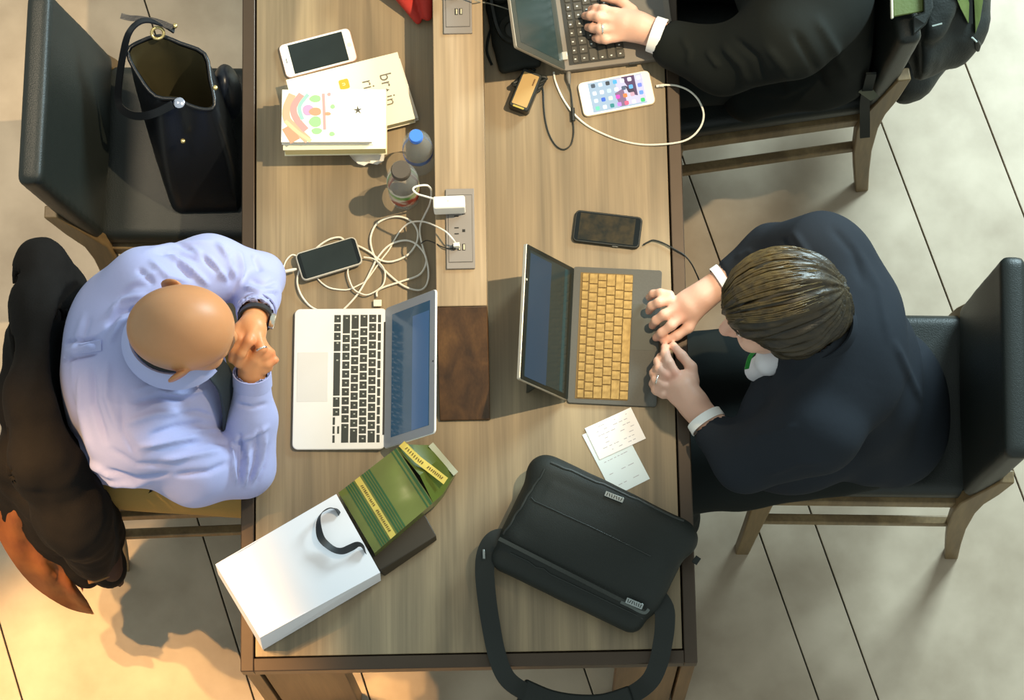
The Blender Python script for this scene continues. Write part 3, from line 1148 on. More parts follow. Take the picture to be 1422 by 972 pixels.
g.poly([(c_[0] + (.010 if k % 2 == 0 else .003) * math.cos(k * PI / 5 + .4), c_[1] + (.010 if k % 2 == 0 else .003) * math.sin(k * PI / 5 + .4)) for k in range(10)], zt - .0001, zt + .0003, 7)
part('cover_print', g, [mat('cover_print_%d' % i, p_, .5, var=.03) for i, p_ in enumerate(pr)], rA, local=True, smooth=0, kind='stuff')
# crumpled paper sticking out
vs = []
g = G()
pts = [(484, 214), (500, 214), (534, 214), (533, 224), (524, 229), (512, 227), (506, 231), (497, 228), (490, 221)]
g.prism([P(u, v, .7505) for u, v in pts], [P(u, v - 1, .762 + .006 * (i % 3)) for i, (u, v) in enumerate(pts)])
solo('crumpled_paper', g, mat('paper_white', '#efeae0', .8, bump=.2), 'crumpled white paper poking out under the book stack', 'paper', smooth=20)

# ------------------------------------------------------------------ bottles
clear_pl = mat('clear_plastic', '#c9cdca', 0.08, var=0, spec=.8)
_b = clear_pl.node_tree.nodes['Principled BSDF']
_b.inputs['Alpha'].default_value = 0.20


def bottle(base, H, rad, cap_r, cap_h, cap_m, label, name, prof, bands):
    p = P(*base, .75)
    r = root(name, label, 'bottle', (p.x, p.y, .7505), 0, 'plastic bottles beside the power strip')
    part('body', G().lathe(prof, (0, 0, 0), 28), clear_pl, r, local=True, smooth=50)
    part('cap', G().lathe([(cap_r * .98, H - cap_h), (cap_r, H - cap_h + .002), (cap_r, H - .003), (cap_r * .9, H)], (0, 0, 0), 24), cap_m, r, local=True, smooth=40)
    for nm, z0, z1_, rr, mm in bands:
        part(nm, G().grid([[(rr * math.cos(2 * PI * k / 32), rr * math.sin(2 * PI * k / 32), z) for k in range(32)] for z in (z0, (z0 + z1_) / 2, z1_)], 0, True), mm, r, local=True, smooth=60)
    return r


lab = mat('juice_label', '#d8d2bd', .5, color2='#b04a32', scale=22, contrast=.04)
b1 = bottle((562.7, 272), .19, .033, .0205, .018, mat('cap_brown', '#4d453c', .45, var=.12), 'juice bottle with brown cap and red and green label, nearest the charger', 'juice_bottle',
            [(.026, 0), (.032, .004), (.0325, .03), (.0325, .11), (.033, .125), (.030, .145), (.0205, .165), (.018, .175)],
            [('label_band', .03, .075, .0332, mat('label_red', '#a8432e', .5, color2='#d9cfb8', scale=30, contrast=.06)), ('label_band', .075, .095, .0332, mat('label_green', '#5d9a3c', .5, color2='#c9cf9a', scale=30, contrast=.1)), ('label_band', .095, .108, .0332, mat('label_cream', '#ddd8c6', .5))])
b2 = bottle((583, 226), .19, .032, .0145, .016, mat('cap_blue', '#3f7be0', .4, var=.04), 'clear water bottle with blue cap behind the juice bottle', 'water_bottle',
            [(.026, 0), (.031, .005), (.0315, .02), (.030, .03), (.0315, .04), (.0315, .075), (.030, .085), (.0315, .095), (.0315, .12), (.029, .14), (.02, .162), (.0135, .175)],
            [('label_band', .078, .098, .0318, mat('label_blue', '#2f55b5', .4, color2='#6f8fd8', scale=40, contrast=.1))])

# ------------------------------------------------------------------ charger, cords
cord_w = mat('cord_white', '#ece6d8', .5, var=.02)
cord_b = mat('cord_black', '#1e211e', .55)
cord_g = mat('cord_grey', '#9c9c92', .5)
c, a, w, h = rectfit((601, 273), (645, 271), (646, 288.5), (601.8, 289.5), BZ + .058)
r = root('wall_charger', 'white square charger plugged into the outlet on the power strip', 'charger', (c.x, c.y, BZ + .0075), a)
part('body', G().poly(rrect(w, h, .004), .004, .052), mat('charger_white', '#f5f1e6', .35, var=.01), r, local=True, bev=.003)
part('prong', G().box((0, -.006, .0022), (.009, .0022, .0044)), brass_m, r, local=True)
part('prong', G().box((0, .006, .0022), (.009, .0022, .0044)), brass_m, r, local=True)
part('logo_dot', G().poly([(-.002 + .0022 * math.cos(q), .002 + .0022 * math.sin(q)) for q in [k * PI / 5 for k in range(10)]], .052, .0523), mat('logo_grey', '#c9c3b5', .4), r, local=True, smooth=0)


def cordpts(lst, zdef=.7535):
    return [P(q[0], q[1], q[2] if len(q) > 2 else zdef) for q in lst]


c1 = cordpts([(633, 338, BZ + .022), (628, 331, BZ + .035), (618, 321, BZ + .03), (601, 312, BZ + .008), (586, 307.5, .83), (570, 309, .78), (558, 318, .759), (548, 333), (540, 347), (530, 360), (518, 377), (508, 390), (498, 396), (484, 402), (470, 402), (456, 399),
              (445, 391), (436, 380), (425, 369), (415, 358), (406, 354), (398, 361), (394, 371), (396, 377, .766)])
r = root('charging_cable', 'white phone cord running from the outlet usb plug to the clear-cased phone', 'cord', c1[0] * 0 + V((c1[8].x, c1[8].y, .7505)), 0, 'white cords tangled above the silver laptop')
part('cable', G().tube(spline(c1, 6), .0017), cord_w, r)
part('usb_plug', G().box(P(634, 341, BZ + .016), (.013, .008, .020)), cord_w, r, bev=.001)
p, q = P(396, 377, .767), P(412, 373.5, .7685)
part('lightning_plug', G().tube([p, p.lerp(q, .7), q], [.0035, .0035, .002]), cord_w, r)
c2 = cordpts(zdef=.7578, lst=[(602, 276, BZ + .05), (590, 272.5, .93), (580, 269.5, .925), (574.5, 265, .925), (574, 261.5, .925), (578.5, 258.8, .925), (588, 257.2, .92), (595, 258.5, .90), (599, 266, .86), (597, 283, .81), (589, 300, .77), (584, 312), (583.5, 326), (588, 346), (594, 368), (595, 386), (590, 399), (579, 403), (559, 396), (537, 378),
              (523, 361), (516, 344), (515, 328), (523, 311), (540, 302), (557, 301), (572, 308, .758), (580, 322), (578, 338), (566, 354), (545, 363), (528, 361), (515, 351), (501, 343), (480, 334), (471, 329.5), (456, 333), (440, 344), (426, 360), (415, 378), (413, 394), (419, 411), (432, 426, .7530), (450, 433, .7528), (470, 434, .7528), (481, 426, .7530), (497, 408), (508, 390), (517, 372), (525, 357), (540, 341), (559, 334), (575, 337), (588, 350), (592, 364), (583, 381), (560, 390), (535, 398), (524, 404), (523.5, 412)])
r = root('power_cable', 'white looping charging cord from the wall charger to the silver laptop', 'cord', V((c2[26].x, c2[26].y, .7505)), 0, 'white cords tangled above the silver laptop')
part('cable', G().tube(spline(c2, 6), .0021), cord_w, r)
part('magnet_plug', G().box(P(524.3, 421, .757), (.017, .014, .006), rz=R(-3)), mat('plug_cream', '#f3e9d2', .4), r, bev=.001)
c3 = cordpts([(518, 377), (530, 371), (534, 384), (533, 394), (526, 403)])
c3 = cordpts(zdef=.7616, lst=[(505, 357), (520, 360), (532, 371), (535, 384), (530, 398), (512, 409), (500, 407), (491, 401), (485, 388), (483, 376), (486, 366)])
solo('audio_cable', G().tube(spline(c3, 6), .0016), cord_w, 'short thin white cord curling out from beneath the clear-cased phone', 'cord', 'white cords tangled above the silver laptop')
# dark plug and thin cable at the same usb outlet
cb = cordpts([(629, 345, BZ + .010), (622, 345, BZ + .008), (612, 342, BZ + .004), (603, 337, BZ - .01), (592, 334, .82), (585, 338, .7545)])
r = root('usb_cable', 'thin black cable plugged in beside the white usb plug', 'cord', cb[-1], 0)
part('cable', G().tube(spline(cb, 6), .0013), cord_b, r)
part('usb_plug', G().box(P(630.5, 343, BZ + .010), (.006, .012, .010)), cord_b, r, bev=.001)
# white loop right
c4 = cordpts([(769, 100, .7535), (770.5, 110), (775, 123), (783, 139), (796, 157, .757), (815, 174), (838, 186), (862, 195), (890, 200.5), (918, 200.5, .7555), (945, 197, .757), (962, 189, .758), (974, 174, .757), (977, 157, .755), (970, 139, .754), (957, 126, .756), (940, 119, .7575), (925, 118, .759), (916, 119, .760)])
r = root('charging_cable', 'white cord looping past the table edge to the lit phone', 'cord', V((c4[8].x, c4[8].y, .7505)))
part('cable', G().tube(spline(c4, 6), .0021), cord_w, r)
p, q = P(911.5, 119.6, .7545), P(922, 118.5, .757)
part('lightning_plug', G().tube([p, q], [.003, .0036]), white_p, r)
# black phone cable
c5 = cordpts([(893, 340, .755), (900, 336, .756), (908, 333.5, .756), (922, 338, .756), (940, 348, .757), (950, 354, .756), (960, 366, .745), (967, 380, .725), (971, 390, .70), (972.5, 402, .675)])
solo('data_cable', G().tube(spline(c5, 6), .0016), cord_b, 'thin black cable leading from the black-cased phone over the table edge', 'cord')
# adapter brick with cord
c, a, w, h = rectfit((728.5, 97), (748, 107.5), (732.5, 150), (710, 143), .781)
r = root('power_adapter', 'black power adapter with a tan label wrapped in its own cord', 'adapter', (c.x, c.y, .7505), a)
part('brick', G().poly(rrect(w + .010, h + .014, .006), 0, .0295), black_pl, r, local=True, bev=.003)
part('label_plate', G().poly(rrect(w - .001, h - .001, .002), .0293, .0302), mat('tan_label', '#b0905a', .5, var=.04), r, local=True, smooth=0)
part('label_mark', G().box((w * .30, h * .28, .0303), (.003, .016, .0004)), mat('label_brown', '#6b4c24', .6), r, local=True)
part('end_window', G().box((0, -h / 2 - .0035, .0297), (w * .7, .004, .001)), mat('yellow_strip', '#a89540', .5), r, local=True)
for k in range(4):
    q = [(w * .72 * math.cos(t_) * (1 + .08 * k), h * .30 + .020 * math.sin(t_ + k * .4), .006 + k * .0055 + .002 * math.sin(2 * t_)) for t_ in [2 * PI * j / 20 for j in range(20)]]
    part('cord_wrap', G().tube(q, .0036, closed=True), cord_b, r, local=True)
c6 = cordpts([(741, 106, .757), (750, 112), (754, 125), (755, 145), (757, 165), (762, 185), (771, 201), (782, 207.5), (792, 202), (796, 190), (796.5, 178), (795.5, 165, .756), (795, 150, .757), (793, 130), (791, 120, .758), (789.5, 110, .760)])
part('cable', G().tube(spline(c6, 6), .0016), cord_b, r)
part('ferrite', G().tube([P(795, 150, .757), P(796, 168, .757)], .0045, seg=10), cord_b, r)
part('barrel_plug', G().tube([P(789.5, 99, .760), P(789.5, 108, .760), P(791, 119, .757)], [.0055, .0055, .002], seg=10), mat('plug_grey', '#6f6a62', .5), r)
# black plug standing in the upper outlet, thin grey cord
p = P(631, -6, BZ)
r = root('black_plug', 'small black plug in the upper outlet with a thin grey cord', 'plug', (p.x, p.y, BZ + .0075), 0)
part('body', G().poly(rrect(.022, .024, .005), .0, .03), black_pl, r, local=True, bev=.003)
part('cord', G().tube(spline(cordpts([(636, -12, BZ + .025), (650, -6, BZ + .03), (664, 2, BZ + .012), (680, 5, .83), (700, 11, .80), (716, 17, .765)]), 6), .0014), cord_g, r)

# headphones and cable heap in the shade of the dark laptop
g = G()
hp = root('headphones', 'black over-ear headphones lying in the shade behind the dark laptop', 'headphones', P(698, 45, .7505))
arc = spline(cordpts([(680, -14, .775), (684, 12, .79), (690, 38, .79), (700, 55, .785), (716, 58, .775)]), 6)
part('headband', G().ribbon(arc, .02, .006, V((0, 0, 1))), black_pl, hp)
for u, v in ((694, -14), (714, 44)):
    p = P(u, v, .776)
    part('ear_cup', G().lathe([(.02, -.022), (.032, -.018), (.034, 0), (.028, .012), (.014, .016)], p, 20), mat('cup_black', '#22251f', .5), hp, smooth=60)
    part('ear_pad', G().tube([p + V((.026 * math.cos(t_), .026 * math.sin(t_), .012)) for t_ in [2 * PI * k / 18 for k in range(18)]], .008, closed=True), mat('pad_black', '#1c1f1a', .7), hp)
S = SDF(P(720, 50, .80) - V((.12, .16, .06)), P(720, 50, .80) + V((.12, .16, .08)), .005)  # dark pouch added to deepen the shade behind the laptop lid
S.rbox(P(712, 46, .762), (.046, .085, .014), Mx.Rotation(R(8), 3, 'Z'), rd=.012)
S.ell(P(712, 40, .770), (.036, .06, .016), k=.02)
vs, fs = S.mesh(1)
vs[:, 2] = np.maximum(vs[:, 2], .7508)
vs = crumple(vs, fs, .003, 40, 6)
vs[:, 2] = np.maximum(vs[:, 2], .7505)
solo('shade_pouch', (vs, fs), mat('pouch_black', '#1d211d', .8, bump=.2, bscale=300), 'soft black pouch added to deepen the shade of the dark laptop lid, under the headphones', 'pouch', smooth=180)
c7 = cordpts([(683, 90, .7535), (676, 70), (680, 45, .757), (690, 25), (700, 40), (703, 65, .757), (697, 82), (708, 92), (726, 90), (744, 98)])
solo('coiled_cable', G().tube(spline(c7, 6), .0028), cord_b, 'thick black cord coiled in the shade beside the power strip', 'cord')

# red cloth bag at the top edge
S = SDF((-.32, .52, .74), (-.08, .86, .90), .004)
a_, b_, c__ = P(556, -20, .80), P(582, 28, .775), P(592, 0, .80)
S.cap(P(540, -45, .81), P(580, 28, .762), .035, .010, k=.01)
S.cap(P(585, -40, .81), P(594, 22, .77), .028, .012, k=.006)
S.cap(P(565, -60, .80), P(600, -50, .80), .05, .04, k=.02)
vs, fs = S.mesh(1)
vs[:, 2] = np.maximum(vs[:, 2], .7505)
vs = crumple(vs, fs, .004, 45, 3, (1, .4, 1))
vs[:, 2] = np.maximum(vs[:, 2], .7505)
vs = clamp_box(vs, TM, (BLOCK_X0 - .003, 0, .70), (BLOCK_X0 + .3, TL + .2, 1.0), 0, BLOCK_X0 - .003)
solo('cloth_bag', (vs, fs), mat('red_cloth', '#b8332a', .75, var=.15, scale=40, bump=.2), 'bright red cloth bag at the top edge left of the power strip', 'bag', smooth=180)

# ------------------------------------------------------------------ receipts
for cs, z, lb, m_, seed in (([(808, 604), (858, 580), (903, 665), (853, 689)], .7510, 'bluish paper slip, half covered by the other slip and the laptop bag', mat('slip_blue', '#dfeaec', .7, var=.02), 1),
                            ([(811.7, 593.5), (876, 567), (897, 607.5), (833, 639.5)], .7525, 'white receipt slip below the gold-keyed laptop, lying on top of another slip', mat('slip_white', '#f7f2f0', .7, var=.01), 2)):
    c, a, w, h = rectfit(*cs, z)
    r = root('receipt', lb, 'paper', (c.x, c.y, z - .0004), a, 'paper slips')
    nx = 10
    rows = [[(-w / 2 + w * i / nx, -h / 2 + h * j / 6, .0004 + .0006 * math.sin(i * .5 + seed) * (j / 6)) for i in range(nx + 1)] for j in range(7)]
    rows2 = [[(x, y, zz - .0003) for x, y, zz in reversed(rw)] for rw in rows]
    part('sheet', G().grid(rows).grid(rows2), m_, r, local=True, smooth=180)
    g = G()
    rg = random.Random(seed)
    n = 7 if seed == 2 else 5
    for i in range(n):
        y = -h * .38 + h * .76 * i / (n - 1)
        x = -w * .3
        while x < w * .38:
            l_ = rg.uniform(.003, .010)
            if rg.random() < .6:
                i_ = (x / w + .5) * nx
                zz = .0004 + .0006 * math.sin(i_ * .5 + seed) * ((y / h + .5))
                g.box((x, y, zz + .0002), (l_, .0011, .0002))
            x += l_ + .003
    part('print_lines', g, mat('receipt_ink', '#a9a3ad', .7), r, local=True, kind='stuff', smooth=0)

# ------------------------------------------------------------------ white paper bag, dark box, green package
bag_w = mat('bag_paper', '#efedf2', 0.55, var=.01)
ribbon_b = mat('ribbon_black', '#23262a', .5, var=.1)
zt = .838
A_, B_, C_, D_ = P(300, 783, zt), P(467, 686, zt), P(528, 795, zt), P(362, 885, zt)
A0, B0, C0, D0 = P(304, 797, .7545), P(470, 702, .7545), P(529, 806, .7545), P(366, 902, .7545)
r = root('paper_bag', 'white paper gift bag with black ribbon handle lying on the table corner', 'bag', V((A0 + C0) / 2) * 1, 0)
th = .0016
e1 = .245                                                    # crease across the top face
F1, F2 = A_.lerp(B_, e1), D_.lerp(C_, e1)
lift = V((0, 0, .0022))
g = G()
NB = 10
rows = []
for i in range(NB + 1):
    t = i / NB
    a, d = A_.lerp(B_, t), D_.lerp(C_, t)
    rw = []
    for j in range(7):
        s = j / 6
        bulge = .004 * math.sin(PI * s) * math.sin(PI * min(1, t * 1.0)) - (.006 * max(0, 1 - abs(t - e1) / .1))
        rw.append(a.lerp(d, s) + V((0, 0, bulge)))
    rows.append(rw)
g.grid(rows)
inner = [[p - V((0, 0, th)) for p in reversed(rw)] for rw in rows]
g.grid(inner)
part('front_panel', g, bag_w, r, smooth=25)


def panel(name, a, b, c, d, off):
    n = (b - a).cross(d - a).normalized() * off
    g = G()
    g.add([a, b, c, d, a + n, b + n, c + n, d + n], [(0, 1, 2, 3), (7, 6, 5, 4), (0, 4, 5, 1), (1, 5, 6, 2), (2, 6, 7, 3), (3, 7, 4, 0)])
    return part(name, g, bag_w, r, smooth=0)


mDC, mD0 = (D_ + D0) / 2, (D0 + C0) / 2
panel('side_panel', D_, C_, C0, D0, th)
panel('side_panel', A_, B_, B0, A0, -th)
panel('bottom_panel', A_, D_, D0, A0, -th)
panel('back_panel', A0, B0, C0, D0, th)
pts = [(472, 713), (466, 707.5), (457, 706), (447, 712), (442.5, 722), (443, 737), (447, 749), (456, 758), (466, 764), (476, 765), (486, 761), (496, 756.5), (503, 759), (507.5, 768)]
zz = [.840, .846, .853, .857, .858, .860, .858, .855, .855, .857, .858, .856, .850, .841]
wp = [P(u, v, z) for (u, v), z in zip(pts, zz)]
sp = spline(wp, 6)
sides = []
for i in range(len(sp)):
    t = i / (len(sp) - 1)
    tn = (sp[min(i + 1, len(sp) - 1)] - sp[max(i - 1, 0)]).normalized()
    flat = V((0, 0, 1)).cross(tn).normalized()
    tw = .5 + 1.0 * math.sin(t * 7.5 + .3)
    sides.append(flat * math.cos(tw) + V((0, 0, 1)) * math.sin(tw))
part('ribbon_handle', G().ribbon(sp, .0145, .0012, sides), ribbon_b, r, smooth=60)
# dark box sliding out
g = G()
bt = [(470, 742), (520, 790), (607.5, 745), (590, 706), (560, 705)]
bp = [P(u, v, .7512) for u, v in [(505, 782), (535, 800), (607, 750), (588, 713)]]
tp_ = [P(u, v, .775) for u, v in [(502, 768), (528, 792), (606, 744), (586, 707)]]
solo('gift_box', G().prism(bp, tp_), mat('box_brown', '#3b3226', .5, var=.05), 'flat dark brown box sliding out of the white paper bag under the green packet', 'box', bev=.002)
# green packet
gr = mat('packet_green', '#6a7230', .28, var=.10, scale=18, spec=.6, coat=.3)
gd = mat('packet_dark_green', '#2f5a2f', .3, spec=.6)
gy = mat('packet_gold', '#d6bf5b', .3, var=.06, spec=.6)
gt = mat('packet_print', '#6d5a1f', .5)
p0, p1, p2, p3 = P(470, 684, .81), P(551, 622, .826), P(601.5, 698, .815), P(520, 768, .81)
r = root('snack_packet', 'shiny green packet with gold bands sticking out of the white paper bag', 'packet', (p0 + p2) / 2 - V((0, 0, .055)))
nu, nv = 22, 14


def pk(s, t, dz=0.0):
    """s along the packet from the bag, t across"""
    a, b = p0.lerp(p1, s), p3.lerp(p2, s)
    q = a.lerp(b, t)
    h_ = .010 * math.sin(PI * t) ** .7 * (.6 + .4 * math.sin(PI * min(1, s * 1.2)))
    h_ += .0018 * math.sin(9 * s + 4 * t) * math.sin(PI * t) + .0012 * math.sin(17 * t - 6 * s)
    return q + V((0, 0, h_ + dz))


rows = [[pk(i / nu, j / nv) for j in range(nv + 1)] for i in range(nu + 1)]
g = G()
g.grid([list(reversed(rw)) for rw in rows])
bot = [[V((rw[j].x, rw[j].y, .755 if j not in (0, nv) else .775)) for j in range(nv + 1)] for rw in rows]
g.grid(bot)
for rw, bw in zip([rows[0]], [bot[0]]):
    g.grid([rw, bw])
g.grid([[rw[0] for rw in rows], [bw[0] for bw in bot]])
g.grid([[bw[-1] for bw in bot], [rw[-1] for rw in rows]])
part('pouch', g, gr, r, smooth=60)
# folded tapering end
e = [P(u, v, z) for u, v, z in [(551, 622, .826), (558, 617, .822), (598, 618, .80), (632, 657, .785), (615, 686, .79), (601.5, 698, .815), (583, 660, .838), (606, 640, .815)]]
g = G()
g.add(e, [(0, 6, 7, 1), (1, 7, 2), (7, 3, 2), (7, 4, 3), (6, 5, 4, 7), ])
lowr = [V((q.x, q.y, .76)) for q in e[:6]]
g.add(e[:6] + lowr, [(i, i + 1, i + 7, i + 6) for i in range(5)])
part('folded_end', g, [mat('packet_green_dark', '#566426', .3, var=.1, scale=18, spec=.6)], r, smooth=30)
q0, q1 = P(598, 617, .805), P(633, 658, .79)
sd = (P(604, 613, .80) - q0)
g = G()
g.ribbon([q0.lerp(q1, t) for t in (0, .33, .66, 1)], .014, .001, sd)
part('clear_seal', g, mat('seal_clear', '#a8ab94', .25, spec=.6), r, smooth=0)


def stripe(s0, s1, m_, dz, t0=0.0, t1=1.0, nm='band'):
    g = G()
    g.grid([[pk(s0 + .0, t0 + (t1 - t0) * (1 - j / 16), dz) for j in range(17)], [pk(s1, t0 + (t1 - t0) * (1 - j / 16), dz) for j in range(17)]])
    return g


part('gold_band', stripe(.275, .365, gy, .0006), gy, r, smooth=60)
for k, (s0, s1) in enumerate([(.395, .42), (.435, .455), (.47, .49), (.505, .53), (.225, .25), (.19, .21), (.155, .175), (.12, .14), (.95, .985), (.90, .92)]):
    part('green_line', stripe(s0, s1, gd, .0005), gd, r, smooth=60)
g = G()
rg = random.Random(4)
for t in np.linspace(.14, .9, 26):
    if .49 < t < .56:
        continue
    c_ = pk(.32, t, .0009)
    d_ = (pk(.32, t + .02) - pk(.32, t)).normalized()
    g.box(c_, (.0016 + rg.random() * .0016, .0052, .0003), rz=math.atan2(d_.y, d_.x) + rg.uniform(-.4, .4))
part('band_print', g, gt, r, kind='stuff', smooth=0)
# gold band across the folded end
f0, f1 = P(560, 617.5, .8235), P(617.5, 667, .806)
sd = P(563, 613, .823) - P(560, 618, .823)
mids = [P(558, 616, .832), P(580, 638, .842), P(601, 654, .831), P(619, 668, .816)]
part('gold_band', G().ribbon(mids, .016, .0008, sd), gy, r, smooth=0)
g = G()
for t in np.linspace(.1, .9, 20):
    if .45 < t < .56:
        continue
    i = min(2, int(t * 3))
    c_ = mids[i].lerp(mids[i + 1], t * 3 - i) + V((0, 0, .0012))
    g.box(c_, (.0025, .006, .0003), rz=-.7 + rg.uniform(-.4, .4))
part('band_print', g, gt, r, kind='stuff', smooth=0)

# ------------------------------------------------------------------ laptop bag
blk = mat('black_nylon', '#1f2320', .62, var=.08, scale=90, bump=.25, bscale=500, spec=.4, stretch=(1, 1, 1))
blk2 = mat('black_webbing', '#1e221f', .7, var=.1, scale=300)
q = [P(755, 640, .80), P(955, 735, .80), P(905, 880, .80), P(684, 775, .80)]
c = sum(q, V()) / 4
ex = ((q[1] - q[0]) + (q[2] - q[3])) / 2
a = math.atan2(ex.y, ex.x)
Lx = ex.length
Ly = (((q[0] - q[3]) + (q[1] - q[2])) / 2).length
r = root('laptop_bag', 'large black padded laptop bag with shoulder strap lying at the table end', 'bag', (c.x, c.y, .7505), a)
WMb = WM[r.name]
Mz = Mx.Rotation(a, 3, 'Z')
h_ = .005
S = SDF((-Lx * .62, -Ly * .72, -.02), (Lx * .62, Ly * .72, .16), h_)
S.rbox((0, .018, .048), (Lx * .515, Ly * .47, .049), rd=.035)
S.rbox((-.01, -.015, .035), (Lx * .50, Ly * .50, .036), rd=.028, k=.015)
S.cap((-Lx * .46, Ly * .40, .06), (Lx * .46, Ly * .38, .06), .032, .032, k=.02)
S.ell((0, .0, .085), (Lx * .40, Ly * .28, .028), k=.03)
S.rbox((0, Ly * .10, .088), (Lx * .40, Ly * .24, .012), rd=.011, k=.008)
vs, fs = S.mesh(2)
vs[:, 2] = np.maximum(vs[:, 2], .0)
vs = crumple(vs, fs, .0022, 22, 5)
vs[:, 2] = np.maximum(vs[:, 2], .0025)
part('body', (vs, fs), blk, r, local=True, smooth=180)


def on_bag(u, v, z):
    return WMb.inverted() @ P(u, v, z)


bag_v = vs @ np.array(WMb)[:3, :3].T + np.array(WMb)[:3, 3]


def bag_line(pts, r_, nm, m_, lift=.0005):
    q = []
    for i in range(len(pts) - 1):
        for t in np.linspace(0, 1, 9)[:-1 if i < len(pts) - 2 else None]:
            u, v = pts[i][0] + (pts[i + 1][0] - pts[i][0]) * t, pts[i][1] + (pts[i + 1][1] - pts[i][1]) * t
            q.append(WMb.inverted() @ (surf(bag_v, u, v, 3) + V((0, 0, lift))))
    part(nm, G().tube(q, r_), m_, r, local=True)


pip = mat('bag_piping', '#262a27', .4, spec=.6)
bag_line([(764, 640), (850, 676), (950, 722)], .0028, 'piping', pip)
bag_line([(757, 648), (724, 700), (697, 742)], .0024, 'piping', pip)
bag_line([(735, 690), (800, 722), (905, 770)], .0014, 'seam', pip)
bag_line([(708, 770), (800, 815), (893, 862)], .0014, 'seam', pip)
zipm = mat('zip_grey', '#565b58', .4, .4, var=.2, scale=200)
zl = [on_bag(693 + (897 - 693) * t, 748 + (851 - 748) * t, .843 + .004 * math.sin(PI * t)) for t in np.linspace(0, 1, 14)]
part('zip', G().ribbon(zl, .008, .003, V((0, 1, 0))), mat('zip_dark', '#30332f', .5, .2, var=.3, scale=200), r, local=True)
zl2 = [on_bag(u, v, .848) for u, v in [(862, 836), (875, 842), (888, 849), (896, 851), (901, 846)]]  # glint at the zip end, set as a lighter grey strip
part('zip_glint', G().ribbon(spline(zl2, 4), .006, .003, V((0, 1, 0))), zipm, r, local=True, label='steel zip end with its glint put into a lighter grey')
bd = mat('badge_steel', '#9aa09f', .35, .7)
for (u, v, z, L_, w_, rot) in ((853, 690, .853, .040, .011, R(-26)), (881, 838, .851, .036, .012, R(-27))):
    p = on_bag(u, v, z)
    part('badge', G().box(p, (L_, w_, .002), rz=rot - a), bd, r, local=True, bev=.0008)
    g = G()
    rg2 = random.Random(int(u))
    for k in range(7):
        o_ = Mx.Rotation(rot - a, 3, 'Z') @ V((-L_ * .38 + L_ * .76 * k / 6, 0, 0))
        g.box(p + o_ + V((0, 0, .0012)), (.0016, w_ * .6, .0006), rz=rot - a + rg2.uniform(-.5, .5))
    part('badge_lettering', g, black_pl, r, local=True, kind='stuff', smooth=0)
part('tab', G().box(on_bag(967, 778, .80), (.012, .016, .006), rz=R(-10)), blk2, r, local=True, bev=.001)
part('ring', G().box(on_bag(672, 770, .80), (.006, .020, .016), rz=-a), mat('ring_steel', '#8d9290', .3, .8), r, local=True, bev=.002)
st = [(706, 748, .80), (688, 750, .805), (677, 765, .80), (673, 790, .79), (676, 830, .775), (682, 870, .768), (689, 905, .765), (698, 932, .763), (712, 950, .745), (740, 965, .70), (780, 975, .685), (820, 977, .68), (855, 973, .69), (882, 962, .715), (903, 945, .756), (914, 922, .768), (919, 900, .785), (923, 872, .795), (922, 845, .81), (908, 825, .81)]
wp = spline([P(u, v, z) for u, v, z in st], 5)
sd = []
for i in range(len(wp)):
    tn = (wp[min(i + 1, len(wp) - 1)] - wp[max(i - 1, 0)]).normalized()
    f_ = i / (len(wp) - 1)
    flat = V((0, 0, 1)).cross(tn).normalized()
    sd.append(flat)
part('strap', G().ribbon(wp, [.042 - .006 * abs(math.sin(PI * i / (len(wp) - 1))) for i in range(len(wp))], .005, sd), blk2, r, smooth=60)
pd = spline([P(u, v, z) for u, v, z in [(722, 962, .712), (760, 978, .695), (800, 985, .688), (840, 984, .69), (880, 972, .708)]], 6)
part('strap_pad', G().ribbon(pd, .062, .014, V((0, 1, .15))), blk, r, bev=.004)

# ------------------------------------------------------------------ handbag on the chair
hb = mat('handbag_leather', '#15181d', .32, var=.1, scale=50, spec=.55, bump=.1, bscale=300)
hb_in = mat('handbag_lining', '#3b3620', .7, var=.2, scale=30)
gold = mat('gold_metal', '#e0cb8f', .25, .85)
zb, zr = .4895, .765
topq = [(177, 72), (196, 57), (222, 50), (250, 60), (284, 75), (292, 110), (298, 146), (284, 152), (262, 146), (246, 138), (216, 134), (194, 108)]
botq = [(226, 205), (240, 190), (262, 183), (285, 183), (318, 188), (330, 215), (334, 285), (315, 293), (290, 294), (268, 294), (240, 290), (230, 250)]
T = [P(u, v, zr) for u, v in topq]
Bq = [P(u, v, zb) for u, v in botq]
r = root('handbag', 'glossy black open-topped leather handbag standing on the chair seat', 'handbag', (sum(Bq, V()) / 12))
T_ = spline(T, 3, True)
B_s = spline(Bq, 3, True)
rows = []
for k in range(10):
    t = k / 9
    bul = .02 * math.sin(PI * t)
    cx = sum(T_, V()) / len(T_) * t + sum(B_s, V()) / len(B_s) * (1 - t)
    rw = []
    for a_, b_ in zip(B_s, T_):
        q = a_.lerp(b_, t)
        d_ = (q - cx)
        rw.append(q + d_.normalized() * bul * .6 + V((0, 0, 0)))
    rows.append(rw)
g = G().grid(list(reversed(rows)), 0, True)
g.add([p for p in rows[0]], [tuple(range(len(rows[0])))])
part('body', g, hb, r, smooth=50)
rin = []
for k in range(6):
    t = 1 - k / 5 * .8
    cx = sum(T_, V()) / len(T_) * t + sum(B_s, V()) / len(B_s) * (1 - t)
    rin.append([a_.lerp(b_, t) + (cx - a_.lerp(b_, t)).normalized() * .006 for a_, b_ in zip(B_s, T_)])
g = G().grid(list(reversed(rin)), 0, True)
g.f = [tuple(reversed(f)) for f in g.f]
g.add(rin[-1], [tuple(range(len(rin[-1])))])
part('lining', g, hb_in, r, smooth=50)
part('rim', G().tube(T_, .0045, closed=True), hb, r, smooth=60)
p = P(219, 46, .785)
